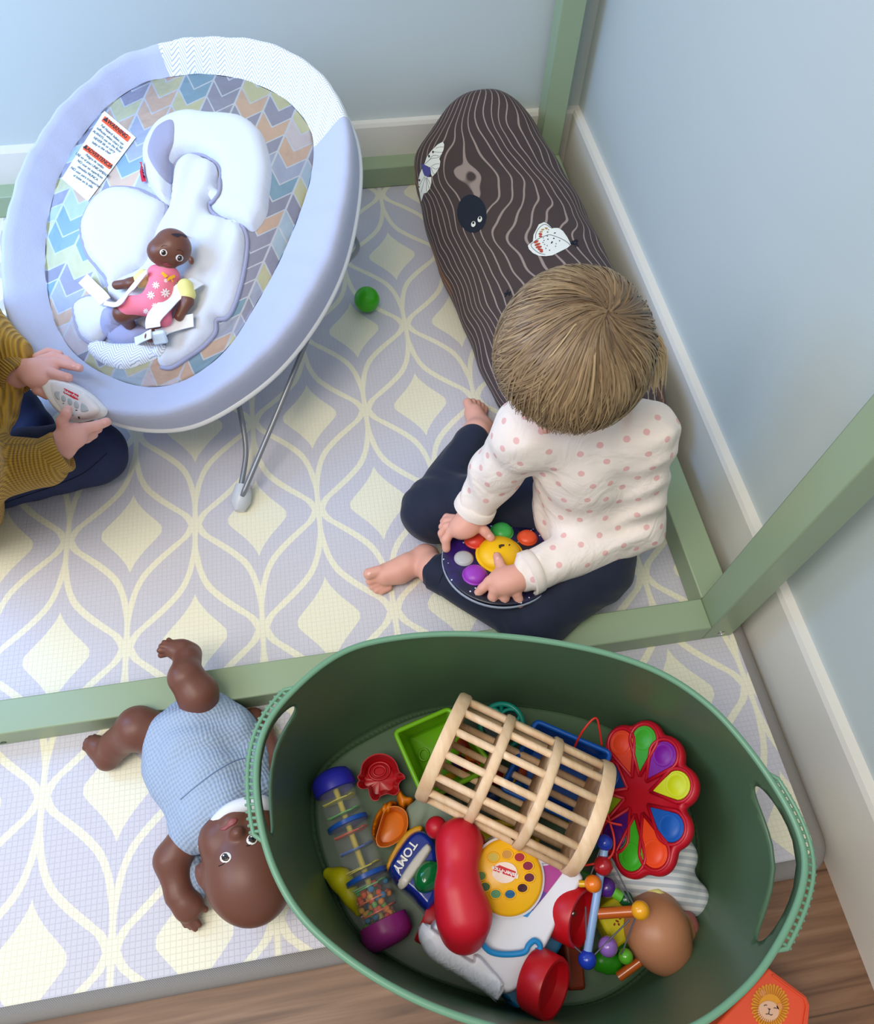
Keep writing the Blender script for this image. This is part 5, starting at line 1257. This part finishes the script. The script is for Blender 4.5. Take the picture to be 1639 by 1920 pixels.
# blue camera-like toy with lettering
tomy = thing('musical_toy', 'dark blue toy lettered TOMY with white bar and green dome, beside the telephone', 'toy', at(790, 1630, .01))
tb = [R3(*q) for q in ((880, 880), (960, 832), (1030, 835), (1100, 880), (1150, 960), (1175, 1100), (1180, 1300), (1150, 1440), (1062, 1545), (1000, 1500), (930, 1420), (850, 1350), (760, 1262), (715, 1180), (722, 1120), (790, 1000))]
puff('orange_back', [R3(*q) for q in ((850, 870), (930, 812), (990, 795), (1030, 820), (1000, 900), (860, 1000), (760, 1180), (712, 1170), (705, 1120), (760, 1000))], flat(.004), .050, pl('amber_plastic', 'd89a14', .35), tomy, step=3, edge=6, up=(0, 0, 1))
blm = pl('royal_blue', '0b2a8c', .25, coat=.3)
tbo = puff('body', tb, flat(.004), .064, blm, tomy, step=3.5, edge=16, up=(0, 0, 1), back=True)
ts = surf(bvh_of(tbo), .06)
puff('white_bar', [R3(*q) for q in ((1040, 932), (1080, 938), (1092, 965), (1080, 1000), (980, 1150), (875, 1290), (840, 1285), (820, 1250), (835, 1200), (930, 1060))], ts, .006, pl('cream_plastic', 'cfcac0', .35), tomy, step=2.5, edge=5)
puff('green_dome', [R3(*q) for q in ell(1060, 1205, 115, 150, 25, 16)], ts, .016, pl('green_gloss', '0a6a34', .15, coat=.6), tomy, step=3, edge=24)
(pa_, n_), (pb_, _) = ts(*R3(938, 922)), ts(*R3(790, 1145))
text('lettering', 'TOMY', frame3((pa_ + pb_) / 2 + np.array([0, 0, .0035]), pb_ - pa_, (0, 0, 1)), .0132, pl('white_ink', 'dfe4ee', .5), tomy, .0004, True)

# toy telephone on wheels
ph = thing('toy_telephone', 'white pull-along toy telephone with red receiver, yellow dial and red wheels', 'toy telephone', at(930, 1720, .01))
whm = pl('phone_white', 'dfe0ea', .32)
base = [R5(*q) for q in ((700, 300), (900, 210), (1180, 300), (1330, 420), (1400, 560), (1320, 760), (1300, 900), (1230, 1030), (1060, 1200), (1055, 1345), (960, 1368), (880, 1290), (620, 1130), (450, 1010), (375, 900), (440, 760), (560, 560))]
puff('chassis', base, flat(.012), .048, pl('phone_blue', '0a6fa0', .35), ph, step=4, edge=6, up=(0, 0, 1), back=True)
wb = [R5(*q) for q in ((690, 320), (760, 240), (820, 192), (920, 180), (1050, 218), (1200, 285), (1330, 350), (1400, 450), (1420, 510), (1370, 600), (1290, 720), (1230, 850), (1180, 950), (1120, 1040), (1075, 1150), (1030, 1190), (970, 1255), (890, 1275), (820, 1222), (640, 1105), (450, 992), (385, 905), (365, 842), (400, 790), (470, 700), (560, 520))]
def slope(u, v, d):
    t = min(max((v - 1560) / 260, 0), 1); return .018 * (1 - t)
wbo = puff('housing', wb, flat(.045), .048, whm, ph, step=4, edge=11, up=(0, 0, 1), fn=slope, back=False)
ws = surf(bvh_of(wbo), .09)
puff('front_lip', [R5(*q) for q in ((368, 838), (420, 822), (520, 895), (610, 985), (690, 1040), (700, 1005), (740, 1005), (800, 1070), (890, 1180), (915, 1250), (885, 1275), (820, 1222), (640, 1105), (450, 992), (385, 905))], ws, .011, whm, ph, step=2.5, edge=5)
for nm, c, q in (('yellow_sticker', 'b4b02e', ((700, 300), (760, 235), (830, 195), (850, 250), (740, 340))), ('orange_sticker', 'c98a28', ((830, 195), (925, 197), (915, 250), (850, 250))),
    ('magenta_sticker', 'a8388c', ((1170, 390), (1262, 372), (1318, 440), (1215, 575), (1130, 540))), ('violet_sticker', '62309a', ((1130, 540), (1215, 575), (1110, 702), (1060, 640))), ('blue_sticker', '1a8ad4', ((915, 700), (920, 672), (1060, 640), (1108, 702), (1076, 745)))):
    puff(nm, [R5(*p) for p in q], ws, 0, pl(nm, c, .4), ph, step=4, lift=.0007, smoothn=0)
dc, dn = ws(*R5(935, 460)); dn = np.array([-.05, -.12, 1.0]); dn /= np.linalg.norm(dn)
DMx = frame3(dc + dn * .004, np.array([1, 0, 0]), dn); dr = .0385
dial = lm('dial', [(.0005, .007), (dr * .42, .007), (dr * .46, .0062), (dr * .9, .0062), (dr * .98, .004), (dr, .0), (dr * .98, -.004)], pl('dial_yellow', 'f0b416', .3), DMx, ph, 56)
lm('dial_base', [(dr * 1.05, -.004), (dr * 1.05, .001), (dr * .98, .0025)], whm, DMx, ph, 56)
dsf = surf(bvh_of(dial), .1)
for (x, y), c in zip(((840, 325), (935, 305), (1022, 325), (1080, 385), (1090, 467), (1042, 540), (955, 583), (855, 582), (780, 532), (750, 455)), ('c9b04a', 'c58a36', 'a01828', '86143a', '5c1236', '3c1020', '1c5c8c', '4e8a5c', '345c22', '4e7c22')):
    hl = puff('finger_hole', [R5(*p) for p in ell(x, y, 38, 33, 0, 16)], dsf, 0, pl('hole_' + c, c, .3), dial, step=3, lift=.0006, smoothn=0)
    obj('finger_hole_edge', MB().tube([dsf(*R5(*p))[0] + dn * .0004 for p in ell(x, y, 39, 34, 0, 20)], .0008, 6, closed=True), pl('dial_yellow', 'f0b416'), dial, smooth=180)
puff('dial_centre', [R5(*p) for p in ell(918, 432, 86, 74, 0, 24)], dsf, .0004, pl('centre_cream', 'eed8cc', .4), dial, step=3, lift=.0008, smoothn=0)
puff('red_label', [R5(*p) for p in ((850, 392), (880, 380), (930, 400), (995, 425), (985, 468), (920, 445), (842, 420))], dsf, 0, pl('label_red', 'c41420', .4), dial, step=3, lift=.0016, smoothn=0)
(pa_, n_), (pb_, _) = dsf(*R5(990, 450)), dsf(*R5(848, 404))
text('label_lettering', 'Fisher-Price', frame3((pa_ + pb_) / 2 + dn * .0021, pb_ - pa_, dn), .0062, pl('white_ink', 'dfe4ee'), dial, .0002, True)
for x, y in ((985, 215), (1190, 320)):
    e = puff('eye_bump', [R5(*p) for p in ell(x, y, 70, 52, 20, 18)], ws, .010, whm, ph, step=3, edge=12)
    es_ = surf(bvh_of(e), .1)
    puff('eye_white', [R5(*p) for p in ell(x - 6, y - 14, 40, 28, 15, 16)], es_, .001, pl('grey_eye', 'b8bcc0', .3), e, step=2, smoothn=0)
    puff('pupil', [R5(*p) for p in ell(x - 8, y - 16, 28, 20, 15, 14)], es_, .0018, pl('gloss_black', '08080a', .15), e, step=2, smoothn=0)
rec = blob('receiver', [('c', at(*R5(588, 205), .128), .0212, at(*R5(592, 250), .130), .0210), ('c', at(*R5(592, 250), .130), .0210, at(*R5(590, 560), .136), .0218), ('c', at(*R5(590, 560), .136), .0212, at(*R5(632, 735), .130), .0262), ('c', at(*R5(632, 735), .130), .0262, at(*R5(630, 820), .118), .0235), ('c', at(*R5(640, 215), .118), .018, at(*R5(700, 220), .105), .013), ('c', at(*R5(630, 860), .112), .015, at(*R5(625, 890), .105), .010)], pl('receiver_red', 'c01428', .42), ph, vox=.002, k=.014)
obj('red_knob', MB().ball(at(*R5(440, 118), .09), .0125, n=20), pl('receiver_red', 'c01428'), ph, smooth=180)
obj('cord', MB().tube(bez([at(*R5(x, y), z) for x, y, z in ((655, 912, .112), (690, 905, .115), (738, 868, .118), (765, 930, .112), (820, 985, .106), (920, 1004, .103), (1050, 990, .103), (1085, 940, .103), (1125, 908, .102), (1162, 935, .100), (1160, 975, .098), (1135, 978, .096))], 6), .0030, 10), pl('cord_blue', '1f86c8', .35), ph, smooth=180)
ax0 = at(*R5(1550, 780), .05) - at(*R5(1300, 660), .05); ax0 /= np.linalg.norm(ax0); axw = ax0 * .80 + np.array([0, -.05, .58]); axw /= np.linalg.norm(axw)
whr = pl('wheel_red', 'b8101c', .38)
def wheel(x, y, z, r=.0335, w=.0135, d=None):
    zz = axw if d is None else np.array(d); M_ = frame3(at(*R5(x, y), z), np.cross(zz, (0.1, 1, 0)), zz)
    wl = lm('wheel', [(r * .6, -w), (r * .95, -w), (r, -w * .8), (r, w * .8), (r * .96, w), (r * .86, w), (r * .8, w * .1), (r * .2, w * .0), (.0004, w * .0)], whr, M_, ph, 48); return wl
wheel(1390, 718, .080, .032); wheel(1188, 1208, .092, .031); wheel(415, 760, .032, .028, .011, ax0)
axle = obj('axle', MB().tube([at(*R5(1330, 690), .068), at(*R5(1405, 722), .080)], .003, 8), steel, ph, smooth=180)

# flower pop toy
fo_ = at(1200, 1492, .095); fx = at(1303, 1494, .142) - fo_; fxl = np.linalg.norm(fx); fy = at(1205, 1350, .10) - fo_
fn_ = np.cross(fx, fy); fn_ /= np.linalg.norm(fn_); FM = frame3(fo_, fx, fn_); FI = np.linalg.inv(FM)
flw = thing('flower_pop_toy', 'red flower-shaped popping toy with coloured teardrop petals, leaning at the right of the pile', 'toy', fo_)
def floc(u, v): p = onp(u, v, fo_, fn_); return (FI @ np.array([*p, 1]))[:2]
tips = [((1170, 1396), 'd8401e'), ((1212, 1388), '3fa028'), ((1249, 1418), '78108c'), ((1274, 1474), 'c4cc10'), ((1262, 1552), '0f52a8'), ((1232, 1600), 'e4481c'), ((1188, 1606), '3aa422'), ((1158, 1568), '4a1272'), ((1130, 1514), '88a018'), ((1146, 1458), '0e3c84')]
TL = [(floc(*p), c) for p, c in tips]
angs = [math.atan2(p[1], p[0]) for p, c in TL]; Rf = np.mean([math.hypot(*p) for p, c in TL])
po = []
for (p, c) in TL:
    a = math.atan2(p[1], p[0]); r = math.hypot(*p)
    for t in np.linspace(-1.35, 1.35, 9): po.append((p[0] + .0235 * math.cos(a + t), p[1] + .0235 * math.sin(a + t)))
po = np.array(po); aa = np.arctan2(po[:, 1], po[:, 0]); o_ = np.argsort(aa); po = po[o_]
aq = np.linspace(-math.pi, math.pi, 180, endpoint=False); rq = []
for a in aq:      # outer envelope of the petal circles
    best = .03
    for p, c in TL:
        d = math.cos(a) * p[0] + math.sin(a) * p[1]; h = abs(-math.sin(a) * p[0] + math.cos(a) * p[1])
        if h < .0235 and d > 0: best = max(best, d + math.sqrt(.0235 ** 2 - h * h))
    rq.append(best)
rq = ksm(np.array(rq), 3)
def fring(s, z, off=0): return [xf(FM, ((r * s - off) * math.cos(a), (r * s - off) * math.sin(a), z)) for a, r in zip(aq, rq)]
frd = pl('flower_red', 'b00c22', .38)
obj('petal_frame', MB().loft([fring(.98, -.006), fring(1, -.003), fring(1, .003), fring(1, .0065, .003), fring(1, .0065, .006), fring(1, .004, .009), fring(.5, .004), fring(.02, .004)]), frd, flw, smooth=60)
for i, ((p, c)) in enumerate(TL):
    r = math.hypot(*p); e = np.array(p) / r; s = np.array([-e[1], e[0]]); w = .0158
    pts = [e * (r * .36)] + [np.array(p) + (e * math.cos(t) + s * math.sin(t)) * w for t in np.linspace(-1.75, 1.75, 15)]
    pm = pl('petal_' + c, c, .35)
    pet_ = obj('petal', MB().prism([xf(FM, (q[0], q[1], .0035)) for q in pts], fn_ * .0026), pm, flw, bevel=.0006)
    M_ = FM.copy(); M_[:3, 3] = xf(FM, (p[0], p[1], .006)); lm('bubble', [(.0138, 0), (.0130, .0006), (.0120, .0003), (.009, .0014), (.005, .0022), (.0003, .0025)], pm, M_, pet_, 28)
    for sg in (-1, 1):
        b_ = [e * (r * .24) + s * sg * .002, np.array(p) * .72 + s * sg * (w * .82 + .0022), np.array(p) + s * sg * (w + .0022)]
    obj('ridge', MB().tube([xf(FM, (q[0], q[1], .006)) for q in [e * (r * .33)] + [np.array(p) + (e * math.cos(t) + s * math.sin(t)) * (w + .0025) for t in np.linspace(-1.8, 1.8, 15)] + [e * (r * .33)]], .0021, 8), frd, flw, smooth=180)

# red cord loops
rc = MB(); rc.tube(bez([at(u, v, z) for u, v, z in ((1074, 1408, .09), (1092, 1372, .12), (1116, 1346, .13), (1124, 1366, .12), (1128, 1398, .10))], 6), .0013, 6)
tag(obj('string_loop', rc, pl('red_string', 'c8281e', .5), None, smooth=180), 'thin red string loop standing up from the blue basket', 'string')
rc = MB(); rc.tube(bez([at(u, v, z) for u, v, z in ((1166, 1547, .13), (1142, 1541, .13), (1120, 1524, .12), (1128, 1490, .12), (1140, 1530, .12), (1152, 1575, .12), (1146, 1605, .115), (1120, 1618, .11), (1085, 1624, .10))], 6), .0013, 6)
tag(obj('string_loop', rc, pl('red_string', 'c8281e', .5), None, smooth=180), 'thin red string looping beside the cage end over the flower toy', 'string')

# rod-and-bead rattle
rat = thing('bead_rattle', 'wooden rod and bead rattle with a pale blue rod ending in blue balls', 'rattle', at(1120, 1690, .02))
wd = lambda n, c: pl('painted_' + n, c, .25, coat=.4)
def rod(a, b, za, zb, r, m, nm='rod'): za += .018; zb += .018; return obj(nm, MB().tube([at(*a, za), at(*b, zb)], r, 16), m, rat, smooth=60)
def bl_(u, v, z, r, m, nm='bead', sq=None): return obj(nm, MB().ball(at(u, v, z + .018), r if sq is None else (r * sq, r, r), n=24), m, rat, smooth=180)
rod((1134, 1588), (1101, 1790), .094, .062, .0046, wd('pale_blue', '8fb0e0'))
bl_(1134, 1580, .095, .0088, wd('blue', '1c3cb4'), 'end_ball'); bl_(1101, 1799, .061, .0098, wd('blue', '1c3cb4'), 'end_ball')
bl_(1131, 1623, .090, .0105, wd('red', 'a81822')); rod((1086, 1657), (1112, 1657), .088, .092, .0036, wd('yellow', 'd8a81c')); bl_(1112, 1657, .094, .0092, wd('orange', 'e87a1a'), 'end_ball')
bl_(1138, 1664, .070, .0105, wd('purple', '48207a')); bl_(1140, 1775, .060, .0105, wd('lilac', '8a62b0'))
rod((1122, 1713), (1195, 1708), .072, .086, .0058, wd('orange_brown', 'b4561a')); bl_(1201, 1707, .090, .0098, wd('amber', 'eaa41c'), 'end_ball')
rod((1160, 1832), (1200, 1802), .026, .034, .0052, wd('orange_brown', 'b4561a')); bl_(1173, 1793, .050, .0080, wd('light_green', '58a828'))
bl_(1174, 1686, .070, .0085, wd('dark_green', '0c4a24')); rod((1150, 1672), (1166, 1682), .072, .072, .0058, wd('mid_green', '5aa82c'))
wr = MB()
for a, b in ((((1146, 1610, .10)), (1190, 1700, .085)), ((1150, 1640, .09), (1180, 1692, .078)), ((1128, 1585, .095), (1108, 1640, .085)), ((1060, 1760, .07), (1100, 1795, .062)), ((1100, 1790, .064), (1098, 1700, .075)), ((1110, 1795, .062), (1180, 1725, .08)), ((1195, 1712, .085), (1165, 1790, .055))):
    wr.tube([at(a[0], a[1], a[2] + .018), at(b[0], b[1], b[2] + .018)], .0009, 6)
for i in range(7): pass
obj('elastic_cords', wr, pl('grey_elastic', '5c5c68', .6), rat, smooth=60)
# small leftovers around it
cu = MB(); cM = frame3(at(1152, 1722, .035), (1, .35, 0), (-.1, -.2, 1)); cu.box(cM[:3, 3], (.040, .044, .040), cM[:3, :3])
cube = tag(obj('toy_block', cu, pl('yellow_block', 'cfc414', .5), None, bevel=.004), 'soft yellow toy block with a small red print, under the rattle rods', 'toy block')
cs_ = surf(bvh_of(cube), .05)
merge_puffs('printed_mark', [ell(1157, 1727, 4, 2, 30, 8), ell(1163, 1722, 3, 2, -40, 8), ell(1152, 1733, 2, 3, 10, 8), ell(1160, 1733, 2, 3, -30, 8)], cs_, pl('print_red', '8a2a14', .6), cube, .0006, 1)
fr_b = blob('frog_toy', [('c', at(1128, 1800, .018), .011, at(1152, 1806, .018), .010)] + [('c', at(1140, 1802, .018), .007, at(u, v, .016), .005) for u, v in ((1122, 1812), (1138, 1818), (1152, 1816), (1158, 1800))], pl('bright_green', '2c8c14', .35), None, vox=.0015, k=.005)
tag(fr_b, 'bright green bumpy vinyl toy at the bottom of the tub', 'toy')
gb_ = blob('toy_leaf', [('c', at(1160, 1758, .03), .008, at(1170, 1770, .028), .007), ('c', at(1165, 1764, .03), .005, at(1156, 1772, .026), .004)], pl('leaf_green', '3c9c20', .35), None, vox=.0015, k=.006)
tag(gb_, 'small green leaf-like toy piece beside the doll head', 'toy')
ob_ = MB(); oM = frame3(at(1068, 1802, .022), at(1076, 1840, .02) - at(1070, 1770, .02), (.3, 0, 1)); ob_.box(oM[:3, 3], (.055, .022, .030), oM[:3, :3])
tag(obj('toy_block', ob_, pl('rust_block', '7a2c10', .5), None, bevel=.004), 'rust-coloured wooden block wedged behind the telephone wheels', 'toy block')
tb_ = MB(); tb_.ball(at(1106, 1578, .05), (.013, .011, .012), n=20)
tag(obj('toy_ball', tb_, pl('teal_gloss', '0c5a78', .15, coat=.5), None, smooth=180), 'glossy dark teal ball beside the end of the wooden cage', 'ball')
gd = MB(); gM = frame3(at(1092, 1650, .04), (1, -.6, 0), (0, 0, 1)); gd.box(gM[:3, 3], (.034, .020, .012), gM[:3, :3])
tag(obj('toy_block', gd, pl('green_block', '3a8020', .4), None, bevel=.003), 'small green toy piece by the corner of the telephone housing', 'toy block')

# doll with striped sleepsuit
d3 = thing('baby_doll', 'light brown bald doll in a pale striped sleepsuit, seen from behind inside the tub', 'doll', at(1232, 1740, .01))
tanm = mat('tan_vinyl', 'b47a58', .42, sss=.08)
dh = at(*R7(1050, 1120), .058)
hz = np.eye(3)
dd3 = [('e', dh, (.0365, .0395, .036), None), ('e', at(*R7(1150, 1330), .05), (.027, .024, .027), None), ('e', at(*R7(1350, 1080), .045), (.010, .016, .014), None),
    ('c', dh, .022, at(*R7(1050, 640), .038), .02), ('c', at(*R7(1300, 700), .035), .012, at(*R7(1440, 800), .034), .0115), ('e', at(*R7(1420, 845), .028), (.012, .009, .010), None)]
b3 = blob('body', dd3, tanm, d3, vox=.0018, k=.010)
def stripes(t, b):
    x, y, z = t.sep(t.geo()); s = t.math('SINE', t.math('MULTIPLY', t.math('ADD', t.math('MULTIPLY', y, 1.0), t.math('MULTIPLY', x, .25)), 780.0))
    t.put(b.inputs['Base Color'], t.mix(t.step(s, -.3, .3), lin('b4bcc6'), lin('dde0e4'))); t.put(b.inputs['Normal'], t.bump(t.noise(t.geo(), 60.0, 2.0), .3, .002))
strm = mat('grey_stripe_jersey', 'ccd0d6', .85, build=stripes)
sl = blob('sleepsuit', [('c', at(*R7(760, 520), .040), .030, at(*R7(1080, 620), .040), .030), ('c', at(*R7(1150, 450), .042), .026, at(*R7(1260, 340), .046), .022), ('c', at(*R7(1180, 600), .040), .026, at(*R7(1380, 760), .034), .0175), ('c', at(*R7(1380, 760), .034), .0175, at(*R7(1440, 790), .034), .015), ('c', at(*R7(900, 640), .035), .024, at(*R7(1150, 660), .035), .022)], strm, d3, vox=.0022, k=.014, warp=lambda x, y, z: (.001 * np.sin(130 * (x + .5 * y))).astype(np.float32))
obj('collar', MB().tube(bez([at(*R7(x, y), z) for x, y, z in ((885, 800, .052), (930, 765, .060), (1040, 745, .066), (1090, 770, .066), (1160, 800, .062), (1195, 850, .052))], 5), [.0052] * 11 + [.0058] * 15, 10), mat('pale_yellow_cloth', 'e0d69a', .8), d3, smooth=180)
obj('ear', MB().ball(at(*R7(1385, 1060), .045), (.010, .015, .012), n=16), mat('pink_ear', '9a5a58', .45), d3, smooth=180)
obj('side_label', MB().prism([at(*R7(x, y), .030) for x, y in ((1345, 540), (1360, 515), (1440, 620), (1400, 640))], (0, 0, .002)), pl('yellow_tag', 'b4a82c', .5), d3)

# ================================================================== LION BOX on the floor
lb = thing('toy_box', 'orange box printed with a yellow lion, on the wooden floor beside the tub', 'box', at(1430, 1880, FZ))
lt = [(1441, 1815), (1512, 1868), (1519, 1885), (1512, 1960), (1480, 2010), (1330, 2010), (1340, 1925)]
lM = pl('orange_card', 'e0502c', .45)
LZ = .03
obj('carton', MB().prism([at(u, v, LZ) * np.array([1, 1, 0]) + np.array([0, 0, FZ + .001]) for u, v in lt], (0, 0, LZ - FZ)), lM, lb, bevel=.002)
lflat = flat(LZ + .0012)
obj('lid_ridge', MB().tube([at(1448, 1828, LZ + .002), at(1508, 1872, LZ + .002), at(1512, 1888, LZ + .002), at(1500, 1965, LZ + .002)], .0012, 6), lM, lb, smooth=60)
L8 = lambda x, y: (1300 + x * .22921, 1480 + y * .22921)
mane = []
for k in range(60):
    a = 2 * math.pi * k / 60; r = 1.0 + (.07 if k % 2 else -.05); mane.append(L8(628 + 150 * r * math.cos(a), 1772 + 175 * r * math.sin(a)))
puff('lion_mane', mane, lflat, 0, pl('mane_ochre', 'dc9420', .5), lb, step=5, lift=.0004, smoothn=0)
mb_ = MB()
for k in range(40):
    a = 2 * math.pi * k / 40; mb_.tube([lflat(*L8(628 + 95 * math.cos(a), 1780 + 105 * math.sin(a)))[0] + np.array([0, 0, .0007]), lflat(*L8(628 + 145 * math.cos(a), 1774 + 168 * math.sin(a)))[0] + np.array([0, 0, .0007])], .0006, 5)
obj('mane_strokes', mb_, pl('mane_dark', 'b86f14', .5), lb, smooth=60)
puff('lion_face', [L8(*p) for p in ell(612, 1815, 88, 86, 10, 24)], lflat, 0, pl('face_peach', 'dcae90', .5), lb, step=4, lift=.001, smoothn=0)
for x, y in ((565, 1665), (705, 1775)): puff('lion_ear', [L8(*p) for p in ell(x, y, 26, 28, 0, 14)], lflat, 0, pl('ear_peach', 'd88c50', .5), lb, step=3, lift=.001, smoothn=0)
puff('lion_nose', [L8(*p) for p in ((605, 1788), (630, 1796), (618, 1812))], lflat, 0, dark, lb, step=2, lift=.0015, smoothn=0)
strokes('lion_smile', [[L8(*p) for p in q] for q in ([(618, 1812), (612, 1835), (590, 1838)], [(612, 1835), (632, 1846), (645, 1840)], [(575, 1770), (590, 1762), (600, 1768)], [(655, 1790), (668, 1786), (678, 1796)])], lflat, dark, lb, .0004, .0012)
